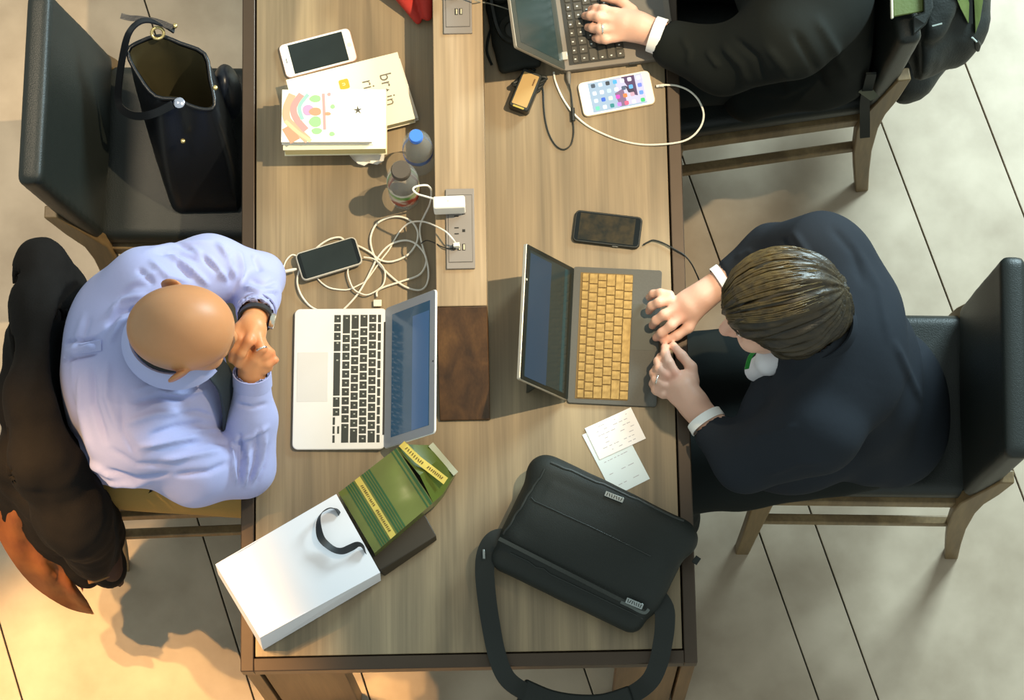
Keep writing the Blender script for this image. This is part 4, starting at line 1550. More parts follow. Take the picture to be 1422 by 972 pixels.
part('ring', G().tube([p + V((.013 * math.cos(t_), .011 * math.sin(t_), .005 * math.sin(t_))) for t_ in [2 * PI * k / 20 for k in range(20)]], .0035, closed=True), gold, r, smooth=60)
p = P(249, 143, .775)
part('buckle', G().lathe([(.004, -.006), (.011, -.004), (.012, .002), (.006, .006)], p, 14), mat('clasp_silver', '#cfd3e6', .15, .9), r, smooth=60)
for u, v in ((254, 196), (299, 122), (243, 36), (203, 28)):
    p = P(u, v, .70 if v > 150 else .79)
    part('stud', G().lathe([(.002, -.004), (.0055, -.002), (.0055, .003), (.003, .005)], p, 10), gold, r, smooth=60)
s1 = spline([P(u, v, z) for u, v, z in [(242, 42, .785), (228, 34, .80), (206, 28, .81), (190, 33, .81), (178, 48, .80), (171, 75, .77), (166, 108, .73), (164, 138, .69), (170, 152, .69), (184, 160, .71), (200, 161, .735), (220, 155, .755), (240, 145, .775)]], 6)
sd = []
for i in range(len(s1)):
    tn = (s1[min(i + 1, len(s1) - 1)] - s1[max(i - 1, 0)]).normalized()
    sd.append(V((0, 0, 1)).cross(tn).normalized() * .8 + V((0, 0, .6)))
part('handle_strap', G().ribbon(s1, .017, .004, sd), hb, r, smooth=60)
s2 = [P(u, v, .805) for u, v in [(168, 22), (180, 25), (195, 26), (215, 30), (240, 38)]]
part('strap_end', G().ribbon(spline(s2, 4), .012, .004, V((0, 1, .2))), hb, r, smooth=60)
S = SDF(P(318, 130, .6) - V((.06, .09, .14)), P(318, 130, .6) + V((.06, .09, .14)), .005)
S.ell(P(316, 128, .60), (.030, .055, .10), k=.01)
part('side_gusset', S.mesh(), mat('handbag_navy', '#161d2a', .35, var=.1, scale=50), r, smooth=180)

# ------------------------------------------------------------------ coat over the chair
coat_m = mat('coat_black', '#161311', .85, var=.2, scale=60, bump=.25, bscale=300, spec=.2)
lin_m = mat('coat_lining', '#6e3a18', .6, var=.2, scale=14, color2='#8a5222', contrast=.2, bump=.15, bscale=40)
r = root('coat', 'dark brown-black coat with rust lining draped over the chair back', 'coat', (-.97, -.05, .02))
S = SDF((-1.20, -.52, .12), (-.78, .36, 1.02), .007)


def cp(a_, b_, r0, r1, k=.05):
    S.cap(P(*a_), P(*b_), r0, r1, k=k)


cp((52, 368, .90), (58, 430, .92), .040, .050)
cp((58, 430, .92), (50, 560, .92), .050, .05)
cp((50, 560, .92), (62, 640, .90), .055, .06)
cp((62, 640, .90), (95, 720, .78), .06, .065)
cp((95, 720, .78), (120, 770, .62), .06, .05)
cp((30, 470, .85), (22, 560, .80), .03, .035)
cp((66, 376, .88), (92, 402, .80), .055, .05)
cp((80, 420, .85), (70, 560, .86), .055, .055)
cp((40, 560, .80), (45, 640, .62), .05, .05)
cp((60, 690, .70), (70, 740, .50), .055, .05)
cp((22, 640, .75), (20, 700, .55), .045, .045)
cp((85, 560, .84), (95, 660, .74), .055, .055)
cp((110, 700, .66), (138, 742, .52), .05, .04)
cp((130, 760, .58), (146, 790, .50), .036, .032, .02)
cp((95, 740, .55), (118, 800, .40), .05, .03)
Wc = WM[CH[1].name]
Mc = Wc.to_3x3()
S.rbox(Wc @ V((-.252, 0, .66)), (.043, .220, .285), Mc @ Mx.Rotation(-math.atan2(.06, .42), 3, 'Y'), rd=.02, k=.0, sub=True)
S.ell(P(172, 508, .90), (.152, .229, .169), k=.0, sub=True)
S.ell(P(152, 548, .70), (.144, .211, .196), k=.0, sub=True)
S.ell(P(165, 575, .60), (.144, .194, .119), k=.0, sub=True)
S.ell(P(150, 570, .56), (.152, .202, .127), k=.0, sub=True)
vs, fs = S.mesh(2)
vs = crumple(vs, fs, .016, 14, 11, (1, .5, .7))
vs = crumple(vs, fs, .005, 42, 12)
part('shell', (vs, fs), coat_m, r, smooth=180)
# lining: hanging skirt of the coat, a curved sheet with thickness
edge_o = [(-4, 690, .62), (-4, 735, .55), (16, 775, .48), (42, 808, .42), (70, 830, .36), (100, 846, .31), (131, 853, .27)]
edge_i = [(28, 670, .70), (34, 700, .64), (50, 728, .58), (66, 756, .52), (84, 782, .46), (102, 808, .40), (121, 834, .33)]
rows = []
for j in range(7):
    s = j / 6
    rw = []
    for i, (o_, n_) in enumerate(zip(spline([V(q) for q in edge_o], 3), spline([V(q) for q in edge_i], 3))):
        q = V(o_).lerp(V(n_), s)
        rw.append(P(q.x, q.y, q.z + .025 * math.sin(PI * s) + .012 * math.sin(i * 1.1 + 6 * s) + .008 * math.sin(i * .5 - 9 * s)))
    rows.append(rw)
g = G().grid(rows).grid([[p - V((.003, 0, .004)) for p in reversed(rw)] for rw in rows])
part('lining', g, lin_m, r, smooth=180, label='rust-brown lining of the coat skirt')
rd_m = mat('lining_red', '#7a2e1e', .6, var=.3, scale=30)
rr = [(38, 688, .66), (52, 716, .61), (66, 742, .55), (80, 765, .49), (98, 790, .43), (115, 822, .35), (118, 800, .40), (98, 770, .48), (76, 744, .54), (62, 715, .62)]
g = G()
g.prism([P(u, v, z + .005) for u, v, z in rr], [P(u, v, z + .014) for u, v, z in rr])
part('pocket_lining', g, rd_m, r, smooth=60, label='dark red inner pocket strip')
cf = spline([P(u, v, z) for u, v, z in [(122, 806, .54), (138, 802, .545), (152, 795, .55), (164, 785, .54)]], 5)
part('cuff_strap', G().ribbon(cf, .016, .006, V((.3, 1, .3))), mat('cuff_tan', '#7d5426', .6, var=.2), r, bev=.001)
S = SDF((-1.0, -.55, .38), (-.78, -.25, .70), .005)
S.cap(P(138, 770, .56), P(152, 790, .52), .040, .030)
S.cap(P(152, 790, .52), P(166, 808, .47), .018, .012)
vs, fs = S.mesh(2)
vs = crumple(vs, fs, .006, 40, 4)
part('sleeve_end', (vs, fs), mat('coat_brown', '#3a2218', .8, var=.25, scale=40), r, smooth=180)

# ------------------------------------------------------------------ backpack behind the top chair
nyl = mat('pack_black', '#1c201d', .6, var=.12, scale=50, bump=.3, bscale=200)
olive = mat('pack_olive', '#535f2c', .6, var=.15, scale=30, bump=.2, bscale=150)
pc = P(1290, 45, .55)
r = root('backpack', 'black and olive backpack hanging behind the chair at the top right', 'backpack', (pc.x, pc.y, .2))
S = SDF((pc.x - .24, pc.y - .25, .12), (pc.x + .24, pc.y + .5, 1.02), .007)


def bpc(u0, v0, z0, u1, v1, z1_, r0, r1, k=.05):
    S.cap(P(u0, v0, z0), P(u1, v1, z1_), r0, r1, k)


bpc(1265, 60, .62, 1330, -90, .70, .085, .10)
bpc(1255, 95, .40, 1330, -60, .45, .075, .11)
bpc(1262, 82, .36, 1300, 40, .40, .068, .07)
bpc(1330, 40, .60, 1345, -70, .66, .055, .06)
bpc(1320, 66, .56, 1335, 20, .62, .045, .05)
bpc(1240, 20, .80, 1280, -90, .85, .045, .06)
bpc(1300, 66, .60, 1322, 70, .56, .045, .035, .015)
bpc(1290, 30, .72, 1310, -20, .74, .045, .05, .012)
Wc = WM[CH[3].name]
S.rbox(Wc @ V((-.225, 0, .62)), (.085, .25, .335), Wc.to_3x3() @ Mx.Rotation(-math.atan2(.034, .42), 3, 'Y'), rd=.02, k=.0, sub=True)
vs, fs = S.mesh(2)
vs = crumple(vs, fs, .006, 22, 8)
vs = crumple(vs, fs, .0025, 60, 9)
part('body', (vs, fs), nyl, r, smooth=180)


pack_v = vs


def patch(name, pts, z, m_, th=.010):
    g = G()
    if z is None:
        z = [surf(pack_v, u, v, 5).z + .008 for u, v in pts]
        th = .03
    g.prism([P(u, v, z_ - th) for (u, v), z_ in zip(pts, z)], [P(u, v, z_) for (u, v), z_ in zip(pts, z)])
    return part(name, g, m_, r, bev=.003, smooth=50)


patch('flap', [(1240, 24), (1283, 16), (1281, -50), (1238, -50)], [.955] * 4, olive, .02)
patch('flap_edge', [(1236.5, 27), (1241, 26), (1239, -50), (1235, -50)], [.958] * 4, mat('piping_pale', '#b9b39c', .6), .02)
patch('flap_strap', [(1268, 50), (1286, 34), (1296, 10), (1292, -50), (1281, -50), (1283, 17), (1268, 22)], [.935, .945, .955, .965, .968, .968, .96], nyl, .015)
patch('side_panel', [(1326, -8), (1334, 12), (1345, 34), (1347, 4), (1346, -50), (1318, -50)], None, olive)
patch('side_panel', [(1353, 6), (1354, 48), (1361, 28), (1365, 2), (1366, -50), (1350, -50)], None, olive)
part('side_strap', G().ribbon([surf(pack_v, 1348, v, 6) + V((0, 0, .014)) for v in (-40, 0, 40)], .014, .006, V((1, 0, 0))), blk2, r)
part('zip_pull', G().tube([P(1356, 56, .64), P(1358, 62, .62), P(1358, 70, .60)], [.004, .008, .004]), black_pl, r)
part('zip_cord', G().tube([P(1350, 52, .66), P(1356, 58, .64)], .002), mat('cord_pale', '#b9bfb9', .5), r)
part('clip', G().box(surf(pack_v, 1302, 39) + V((0, 0, .012)), (.022, .003, .003), rz=.2), mat('clip_grey', '#8d948d', .4, .5), r)
sd = [P(1210, 102, .72), P(1206, 118, .66), P(1201, 140, .58), P(1201, 165, .49), P(1201, 190, .42)]
part('shoulder_strap', G().ribbon(spline(sd, 5), [.022] * 21, .006, V((1, 0, 0))), blk2, r)
g = G()
g.prism([P(u, v, .63) for u, v in [(1201, 112), (1221, 134), (1209, 140), (1192, 128)]], [P(u, v, .636) for u, v in [(1201, 112), (1221, 134), (1209, 140), (1192, 128)]])
part('strap_wing', g, mat('wing_grey', '#595e4f', .6), r)

# ------------------------------------------------------------------ people
def tint(o, fn):
    me = o.data
    n = len(me.vertices)
    co = np.zeros(n * 3)
    me.vertices.foreach_get('co', co)
    co = co.reshape(-1, 3) + np.array(WM[o.name].translation)
    c = np.ones((n, 4), np.float32)
    c[:, :3] = fn(co)
    at = me.color_attributes.new('tint', 'FLOAT_COLOR', 'POINT')
    at.data.foreach_set('color', c.ravel())


def near(co, p, r):
    return np.exp(-(np.linalg.norm(co - np.array(p), axis=1) / r) ** 2)[:, None]


def head_frame(c, yaw, pitch, roll=0.0):
    """columns: forward, left, up"""
    M = Mx.Rotation(yaw, 3, 'Z') @ Mx.Rotation(pitch, 3, 'Y') @ Mx.Rotation(roll, 3, 'X')
    return M, V(c)


def add_head(S, M, c, k=1.0):
    def at(f, l, u):
        return c + M @ V((f, l, u)) * k
    S.ell(at(-.010, 0, .012), (.100 * k, .079 * k, .092 * k), M, .02)
    S.ell(at(.012, 0, .0), (.084 * k, .074 * k, .088 * k), M, .02)
    S.ell(at(.045, 0, -.065), (.052 * k, .060 * k, .068 * k), M, .03)
    S.ell(at(.058, 0, -.108), (.028 * k, .034 * k, .024 * k), M, .025)                # chin
    for s in (1, -1):
        S.cap(at(.086, s * .012, .004), at(.074, s * .045, .006), .012 * k, .010 * k, .012)      # brow
        S.ell(at(.070, s * .043, -.045), (.022 * k, .022 * k, .022 * k), M, .02)                 # cheek
        S.ell(at(.088, s * .031, -.020), (.012 * k, .015 * k, .010 * k), M, .010, sub=True)      # eye socket
        e = at(-.004, s * .078, -.012)
        ME = M @ Mx.Rotation(s * -.45, 3, 'Z')
        S.ell(e + M @ V((-.006, s * .010, 0)) * k, (.021 * k, .0065 * k, .032 * k), ME, .006)   # ear
        S.ell(e + M @ V((-.003, s * .018, .002)) * k, (.010 * k, .004 * k, .018 * k), ME, .004, sub=True)
    S.cap(at(.092, 0, -.012), at(.115, 0, -.050), .010 * k, .0145 * k, .012)          # nose
    for s in (1, -1):
        S.ell(at(.100, s * .012, -.054), (.012 * k, .009 * k, .008 * k), M, .006)
    S.ell(at(.093, 0, -.078), (.010 * k, .024 * k, .006 * k), M, .004)               # lips
    S.ell(at(.091, 0, -.089), (.010 * k, .020 * k, .006 * k), M, .004)
    return at


def face_parts(par, at, M, brow_m, k=1.0):
    for s in (1, -1):
        S = G().lathe([(.001, -.011), (.008, -.008), (.0115, 0), (.008, .008), (.001, .011)], at(.080, s * .031, -.020), 12)
        part('eye', S, mat('eye_white', '#e8e4dd', .2), par, smooth=180)
        S = G().lathe([(.0045, 0), (.0045, .0012)], at(.0912, s * .031, -.021), 10, R_=(M @ Mx.Rotation(PI / 2, 3, 'Y')))
        part('iris', S, mat('eye_iris', '#3a2a1c', .2), par)
        pts = [at(.0955, s * .014, .012), at(.094, s * .030, .016), at(.082, s * .050, .010)]
        part('eyebrow', G().tube(spline(pts, 4), .0032), brow_m, par)


def fing(S, pts, r0=.0092, r1=.0072, k=.006):
    q = [P(*p) for p in pts]
    n = len(q) - 1
    S.chain(q, [r0 + (r1 - r0) * i / n for i in range(n + 1)], k)


def trousers_legs(S, hip, knee, ankle, r=(.09, .075, .06, .055), k=.03):
    S.cap(hip, knee, r[0], r[1], k)
    S.cap(knee, ankle, r[2] + .01, r[3], k)


def shoe(par, p, yaw, m):
    p = V(p)
    lo, hi = p + V((-.2, -.2, -.12)), p + V((.2, .2, .1))
    S = SDF((lo.x, lo.y, -.01), (hi.x, hi.y, .16), .006)
    f = V((math.cos(yaw), math.sin(yaw), 0))
    S.cap(V((p.x, p.y, .04)), V((p.x, p.y, .04)) + f * .15, .040, .036, .02)
    S.cap(V((p.x, p.y, .05)), V((p.x, p.y, .11)), .042, .045, .02)
    vs, fs = S.mesh(1)
    vs[:, 2] = np.maximum(vs[:, 2], .001)
    part('shoe', (vs, fs), m, par, smooth=180)


cuff_m = mat('cuff_white', '#f4f2ee', .6, var=.01)


def cuff(par, a, b, rad, m=None, w=.016, nm='shirt_cuff'):
    """short white shirt cuff around a wrist, from a towards b"""
    a, b = V(a), V(b)
    d = (b - a).normalized()
    x = d.orthogonal().normalized()
    y = d.cross(x)
    rows = []
    for t, rr in ((0, rad - .003), (0, rad), (w, rad - .001), (w, rad - .004)):
        rows.append([a + d * t + (x * math.cos(q) + y * math.sin(q)) * rr for q in [2 * PI * k_ / 24 for k_ in range(24)]])
    part(nm, G().grid(rows, 0, True, False), m or cuff_m, par, smooth=50)


skin1 = mat('skin_tan', '#cf8f60', .42, var=.04, scale=60, spec=.4, sss=.12, attr='tint', bump=.06, bscale=500)
skin2 = mat('skin_fair', '#dcae97', .45, var=.04, scale=60, spec=.35, sss=.12, attr='tint', bump=.06, bscale=500)

# ---------- bald person on the left
r = root('person', 'bald person in light blue shirt leaning on elbows with clasped hands', 'person', (-.72, -.05, 0))
yaw, pitch = R(2), R(26)
M, hc = head_frame(P(253, 457, 1.15), yaw, pitch)
S = SDF((-1.0, -.42, .42), (-.40, .36, 1.29), .0032)
at = add_head(S, M, hc, 1.03)
S.cap(P(205, 482, .98), P(243, 464, 1.09), .064, .058, .03)
S.ell(P(172, 508, .88), (.095, .17, .13), k=.05)
S.ell(P(150, 552, .68), (.085, .15, .15), k=.06)
S.ell(P(150, 565, .54), (.10, .15, .09), k=.05)
S.cap(P(160, 520, .55), P(240, 525, .55), .07, .07, .03).cap(P(160, 620, .55), P(240, 635, .55), .07, .07, .03)
S.chain([P(205, 400, .96), P(290, 375, .90), P(362, 388, .815), P(354, 436, .955)], [.05, .036, .031, .026], .02)
S.chain([P(190, 605, .93), P(270, 652, .865), P(343, 652, .815), P(350, 516, .96)], [.055, .038, .032, .026], .02)
# left hand over right, clasped before the mouth
S.cap(P(354, 440, .965), P(350, 456, .995), .026, .026, .012)
S.ell(P(349, 459, 1.0), (.030, .033, .020), k=.012)
fing(S, [(341, 456, 1.005), (333, 470, 1.012), (325, 487, 1.006), (322, 499, .99)], .0105, .0085)
fing(S, [(350, 462, 1.012), (346, 474, 1.022), (335, 491, 1.012), (330, 505, .99)], .0105, .0085)
fing(S, [(358, 468, 1.010), (363, 484, 1.014), (353, 499, 1.0), (342, 511, .985)], .0105, .0085)
fing(S, [(363, 473, .998), (371, 487, .998), (365, 503, .985), (355, 514, .97)], .0095, .008)
fing(S, [(340, 452, .99), (332, 455, 1.005), (326, 464, 1.012)], .011, .009)
S.cap(P(350, 516, .96), P(352, 500, .975), .026, .026, .012)
S.ell(P(351, 494, .98), (.030, .034, .018), k=.012)
fing(S, [(356, 500, .985), (368, 494, .995), (377, 490, .992)], .0098, .0085)
fing(S, [(358, 506, .978), (371, 506, .985), (382, 500, .985)], .0095, .0082)
fing(S, [(356, 512, .97), (366, 514, .975), (374, 511, .975)], .009, .0078)
fing(S, [(345, 500, .985), (336, 480, 1.0), (334, 468, 1.006)], .0105, .009)
vs, fs = S.mesh(1)
vs = sit(vs, CH[1], .0)
body1 = part('body', (vs, fs), skin1, r, smooth=180)
cr = np.array(at(-.075, 0, -.02))


def tn1(co):
    c = np.ones((len(co), 3))
    c *= 1 - near(co, at(-.09, 0, .045), .075) * np.array([.36, .20, .02])
    for s in (1, -1):
        c *= 1 - near(co, at(-.05, s * .075, -.0), .04) * np.array([.25, .14, .05])
    for s in (1, -1):
        c *= 1 - near(co, at(-.035, s * .085, -.02), .045) * np.array([.18, .10, .08])
        c *= 1 - near(co, at(-.006, s * .094, -.012), .022) * np.array([-.05, .30, .40])
    for u, v, z in ((350, 474, 1.02), (364, 484, 1.01), (377, 490, .99), (382, 500, .985), (336, 470, 1.01)):
        c *= 1 - near(co, P(u, v, z), .014) * np.array([-.03, .16, .18])
    return c


tint(body1, tn1)
face_parts(r, at, M, mat('brow_brown', '#6b4a30', .7), 1.03)
part('ring', G().tube([P(363, 485, 1.014) + V((.0115 * math.cos(t_) * .9, .0035 * math.cos(t_) - .0, .0115 * math.sin(t_))) for t_ in [2 * PI * k_ / 16 for k_ in range(16)]], .0022, closed=True), mat('ring_silver', '#e6e4dc', .2, .9), r, label='silver finger ring')

# shirt
shirt_m = mat('shirt_blue', '#a0a6d3', .72, var=.03, scale=200, bump=.18, bscale=35, sheen=.15, spec=.25)
S = SDF((-1.02, -.44, .5), (-.38, .38, 1.12), .0046)
S.ell(P(172, 508, .90), (.128, .205, .145), k=.05)
S.ell(P(152, 548, .70), (.118, .185, .17), k=.08)
S.ell(P(165, 575, .60), (.115, .165, .09), k=.06)
S.ell(P(236, 516, .88), (.112, .15, .12), k=.05)
S.ell(P(272, 556, .83), (.062, .10, .09), k=.05)
S.cap(P(205, 405, .965), P(185, 610, .945), .078, .085, .05)
S.chain([P(205, 402, .965), P(290, 374, .905), P(360, 387, .82)], [.080, .066, .052], .03)
S.chain([P(360, 388, .82), P(357, 412, .89), P(355, 434, .948)], [.052, .046, .040], .015)
S.chain([P(188, 607, .94), P(270, 652, .87), P(341, 652, .82)], [.088, .066, .056], .03)
S.chain([P(343, 650, .82), P(352, 580, .885), P(350, 522, .95)], [.054, .047, .038], .02)
S.cap(P(225, 476, 1.00), P(236, 470, 1.06), .075, .066, .03)
S.cap(P(228, 474, .99), P(256, 462, 1.16), .070, .066, .008, sub=True)                     # neck opening
S.cap(P(355.5, 430, .935), P(354, 446, .98), .034, .034, .004, sub=True)                   # cuff openings
S.cap(P(350.3, 528, .942), P(349.5, 508, .972), .0315, .0315, .004, sub=True)
vs, fs = S.mesh(2)
vs = crumple(vs, fs, .006, 17, 21)
fl_ = [([(228, 350), (262, 372), (292, 398)], 4.5, .006), ([(262, 342), (292, 362), (318, 392)], 4.5, .006), ([(300, 336), (318, 358), (326, 388)], 4.5, .006), ([(243, 362), (268, 388)], 4, -.005),
       ([(278, 350), (306, 380)], 4, -.006), ([(206, 360), (232, 384), (262, 392)], 5, .005), ([(190, 372), (216, 396)], 5, -.005), ([(330, 345), (336, 372), (332, 400)], 5, .005), ([(352, 352), (362, 378)], 5, -.004),
       ([(148, 440), (170, 416), (205, 408)], 5, .005), ([(146, 455), (166, 434), (196, 424)], 4, -.006), ([(150, 480), (165, 450), (180, 440)], 5, .004),
       ([(88, 475), (112, 473), (138, 471)], 2.2, -.007), ([(86, 503), (112, 496), (138, 489)], 2.2, -.008), ([(88, 489), (112, 485), (136, 480)], 8, .005),
       ([(150, 500), (148, 550), (165, 600)], 6, .004), ([(128, 500), (130, 560), (150, 620)], 6, -.005), ([(112, 510), (112, 570), (130, 640)], 6, .004), ([(98, 540), (106, 600), (130, 655)], 5, -.004),
       ([(98, 600), (120, 640), (170, 668)], 5, .006), ([(110, 640), (150, 668), (210, 672)], 4, .007), ([(104, 656), (150, 682), (215, 682)], 4, -.007), ([(140, 650), (190, 665), (240, 658)], 4, -.005),
       ([(170, 590), (215, 575), (262, 572)], 6, .005), ([(180, 562), (225, 552), (270, 555)], 5, -.006), ([(205, 605), (245, 592), (285, 588)], 5, -.005), ([(190, 622), (240, 612), (282, 606)], 5, .006),
       ([(212, 540), (250, 548), (290, 540)], 4, .005), ([(220, 640), (270, 632), (310, 625)], 5, .005), ([(240, 660), (290, 655), (322, 640)], 5, -.005),
       ([(322, 612), (322, 645), (328, 676)], 3.5, .007), ([(333, 600), (334, 640), (332, 676)], 3.5, -.007), ([(346, 612), (344, 648), (338, 680)], 3.5, .007), ([(358, 604), (354, 644), (344, 676)], 3.5, -.006), ([(370, 600), (364, 640), (350, 672)], 3.5, .005),
       ([(318, 614), (350, 606), (376, 590)], 4, .004), ([(326, 560), (350, 566), (374, 560)], 3, -.003), ([(338, 398), (360, 408), (388, 402)], 4, .006), ([(336, 412), (358, 420), (384, 416)], 3, -.005), ([(345, 388), (368, 395), (388, 388)], 4, -.004)]
fl_ = [(p_, w_ * .78, a_ * 1.8) for p_, w_, a_ in fl_]
fl_ += [([(195, 350), (240, 340), (300, 334)], 3, .005), ([(214, 352), (250, 352), (280, 366)], 3, -.006), ([(236, 336), (275, 350), (305, 380)], 3, -.006), ([(312, 340), (322, 370), (318, 396)], 3, -.007),
        ([(172, 402), (196, 384), (224, 378)], 3, .005), ([(160, 420), (184, 398), (214, 396)], 3, -.005), ([(118, 430), (106, 470), (100, 540)], 4, .004), ([(126, 440), (116, 470)], 3, -.004),
        ([(182, 545), (205, 535), (235, 535)], 3, .005), ([(168, 545), (172, 600), (195, 640)], 4, -.005), ([(240, 575), (275, 572), (300, 580)], 3, -.006), ([(262, 600), (296, 596), (318, 604)], 3, .006),
        ([(250, 618), (290, 612), (322, 618)], 3, -.005), ([(150, 620), (190, 645), (240, 645)], 4, -.005), ([(130, 672), (170, 684), (220, 690)], 3, -.006), ([(118, 655), (160, 676), (205, 680)], 2.6, .006), ([(362, 590), (352, 620), (330, 640)], 2.6, -.005), ([(374, 612), (366, 650), (352, 680)], 2.6, -.005)]
vs = folds(vs, fs, fl_, .6)
vs = relax(vs, fs, .25)
vs = sit(vs, CH[1], .06)
vs = clamp_box(vs, TM, (-.002, 0, .68), (TW, TL, .7535), 2, .7537)
part('shirt', (vs, fs), shirt_m, r, smooth=180)
# raised back pleat
ptop = [(86, 476), (112, 474), (137, 472), (137, 487), (112, 494), (86, 501)]
g = G()
tp_ = [surf(vs, u, v) + V((-.001, 0, .003)) for u, v in ptop]
g.prism([q - V((0, 0, .006)) for q in tp_], tp_)
part('back_pleat', g, shirt_m, r, smooth=60, bev=.001)
# collar and tie
cc = P(240, 472, 1.075)
rows = []
for (rx, ry, dz) in ((.086, .070, .012), (.090, .074, .016), (.100, .084, .006), (.110, .094, -.022), (.112, .096, -.026), (.104, .088, -.020), (.088, .072, .008)):
    row = []
    for k_ in range(36):
        t_ = R(38) + R(284) * k_ / 35
        row.append(cc + V((rx * math.cos(t_) * .92, ry * math.sin(t_), dz - .045 * math.cos(t_) * .4)))
    rows.append(row)
rows.append(rows[0])
part('collar', G().grid([list(rw) for rw in rows]), mat('collar_blue', '#a9b0dc', .7, var=.02, bump=.1, bscale=60), r, smooth=60)
tie_m = mat('tie_dark', '#2a3338', .6, var=.1, scale=150)
rows = []
for (rx, ry, dz) in ((.083, .067, -.004), (.084, .068, .014), (.079, .063, .014), (.078, .062, -.004), (.083, .067, -.004)):
    rows.append([cc + V((rx * math.cos(t_) * .92, ry * math.sin(t_), dz - .045 * math.cos(t_) * .4)) for t_ in [2 * PI * k_ / 36 for k_ in range(36)]])
part('tie_band', G().grid(rows, 0, True), tie_m, r, smooth=60)
tp = spline([P(300, 512, 1.0), P(312, 530, .97), P(317, 560, .92), P(316, 600, .84), P(312, 640, .76)], 5)
part('tie', G().ribbon(tp, .05, .006, V((.4, 1, 0))), tie_m, r, smooth=60)
cuff(r, P(357, 424, .92), P(354, 444, .975), .0425, shirt_m, .030)
cuff(r, P(350.6, 534, .936), P(349.6, 512, .968), .0400, shirt_m, .032)
# watch
d = (P(350, 458, 1.0) - P(359, 405, .87)).normalized()
wc = P(355, 442, .968)
ax = d.cross(V((0, 0, 1))).normalized()
ay = ax.cross(d).normalized()
ring_ = [wc + ax * .0335 * math.cos(t_) + ay * .030 * math.sin(t_) for t_ in [2 * PI * k_ / 28 for k_ in range(28)]]
w_ = part('wristwatch', G().ribbon(ring_ + ring_[:1], .017, .004, d), mat('watch_strap', '#26282a', .45), r, smooth=60)
px = (P(380, 450, .968) - wc).normalized()
px = (px - d * px.dot(d)).normalized()
fc = wc + px * .033 + V((0, 0, .006))
Rw = Mx((px, d, px.cross(d))).transposed() @ Mx.Rotation(PI / 2, 3, 'Y')
part('watch_case', G().lathe([(.015, -.004), (.0165, 0), (.0165, .005), (.013, .007)], fc, 20, R_=Rw), mat('watch_steel', '#dcd8cb', .2, .9), w_, smooth=50)
part('watch_face', G().lathe([(.0125, .0068), (.0125, .0074)], fc, 20, R_=Rw), mat('watch_dial', '#6d6a62', .2, .3), w_, smooth=50)
# trousers, belt, shoes
khaki = mat('khaki', '#a8884a', .8, var=.06, scale=200, bump=.2, bscale=60)
S = SDF((-1.02, -.52, .0), (-.35, .34, .75), .0065)
S.ell(P(150, 570, .56), (.125, .175, .10), k=.04)
S.ell(P(165, 612, .58), (.11, .135, .08), k=.04)
kn1, kn2 = P(482, 545, .58), P(482, 668, .58)
S.cap(P(170, 530, .56), kn1, .088, .072, .04)
S.cap(P(185, 648, .572), kn2 + V((0, -.015, 0)), .092, .078, .04)
for kk, dx in ((kn1, .02), (kn2, -.03)):
    S.cap(kk, V((kk.x + dx, kk.y, .07)), .068, .055, .03)
vs, fs = S.mesh(2)
vs = crumple(vs, fs, .005, 22, 31)
vs = folds(vs, fs, [([(215, 680), (245, 672), (262, 690)], 4, .006), ([(240, 690), (262, 700), (300, 702)], 4, -.006), ([(262, 672), (258, 698)], 5, -.006)], .4)
vs = sit(vs, CH[1], .06)
part('trousers', (vs, fs), khaki, r, smooth=180)
bl = spline([P(u, v, z) for u, v, z in [(135, 668, .60), (146, 684, .595), (165, 691, .595), (205, 690, .61), (222, 672, .64), (228, 640, .67)]], 6)
part('belt', G().ribbon(bl, .040, .006, V((0, .25, 1))), mat('belt_black', '#23231f', .45), r, smooth=60)
shm = mat('shoe_dark', '#2b2019', .4)
for kk, dx in ((kn1, .02), (kn2, -.03)):
    shoe(r, (kk.x + dx, kk.y, .05), 0.0, shm)

# ---------- suits
suit = mat('suit_navy', '#262a30', .85, var=.08, scale=300, bump=.2, bscale=40, spec=.15)
suit_d = mat('trouser_black', '#1c201f', .8, var=.08, scale=300, bump=.15, bscale=40, spec=.15)
suit_b = mat('suit_black', '#1a1d1b', .85, var=.08, scale=300, bump=.2, bscale=40, spec=.15)
hair_m = mat('hair_brown', '#17140e', .40, scale=55, color2='#3d3320', contrast=.22, stretch=(.10, 1.3, 1.3), spec=.5, bump=.35, bscale=160)


def hair_cap(par, M, c, k, m, radii, off, cutter, seed, amp=.0035, freq=170.0, extra=None):
    lo, hi = c - V((.2, .2, .2)), c + V((.2, .2, .2))
    S = SDF(lo, hi, .0035)
    S.ell(c + M @ V(off), radii, M, .02)
    if extra:
        extra(S)
    for (f, l, u, rr) in cutter:
        S.ell(c + M @ V((f, l, u)), rr, M, .012, sub=True)
    vs, fs = S.mesh(1)
    n = normals(vs, fs)
    loc = (vs - np.array(c)) @ np.array(M)
    ang = np.arctan2(loc[:, 1], loc[:, 2] + .02)
    rg = np.random.RandomState(seed)
    h = np.zeros(len(vs))
    for i in range(9):
        f_ = rg.uniform(12, 46)
        h += np.sin(ang * f_ + rg.rand() * 6.3 + loc[:, 0] * rg.uniform(-40, 40) + 1.2 * np.sin(loc[:, 0] * 30 + rg.rand() * 6)) * (18 / (f_ + 8))
    vs = vs + n * (amp * h / 2.2)[:, None]
    return part('hair', (vs, fs), m, par, smooth=180), vs


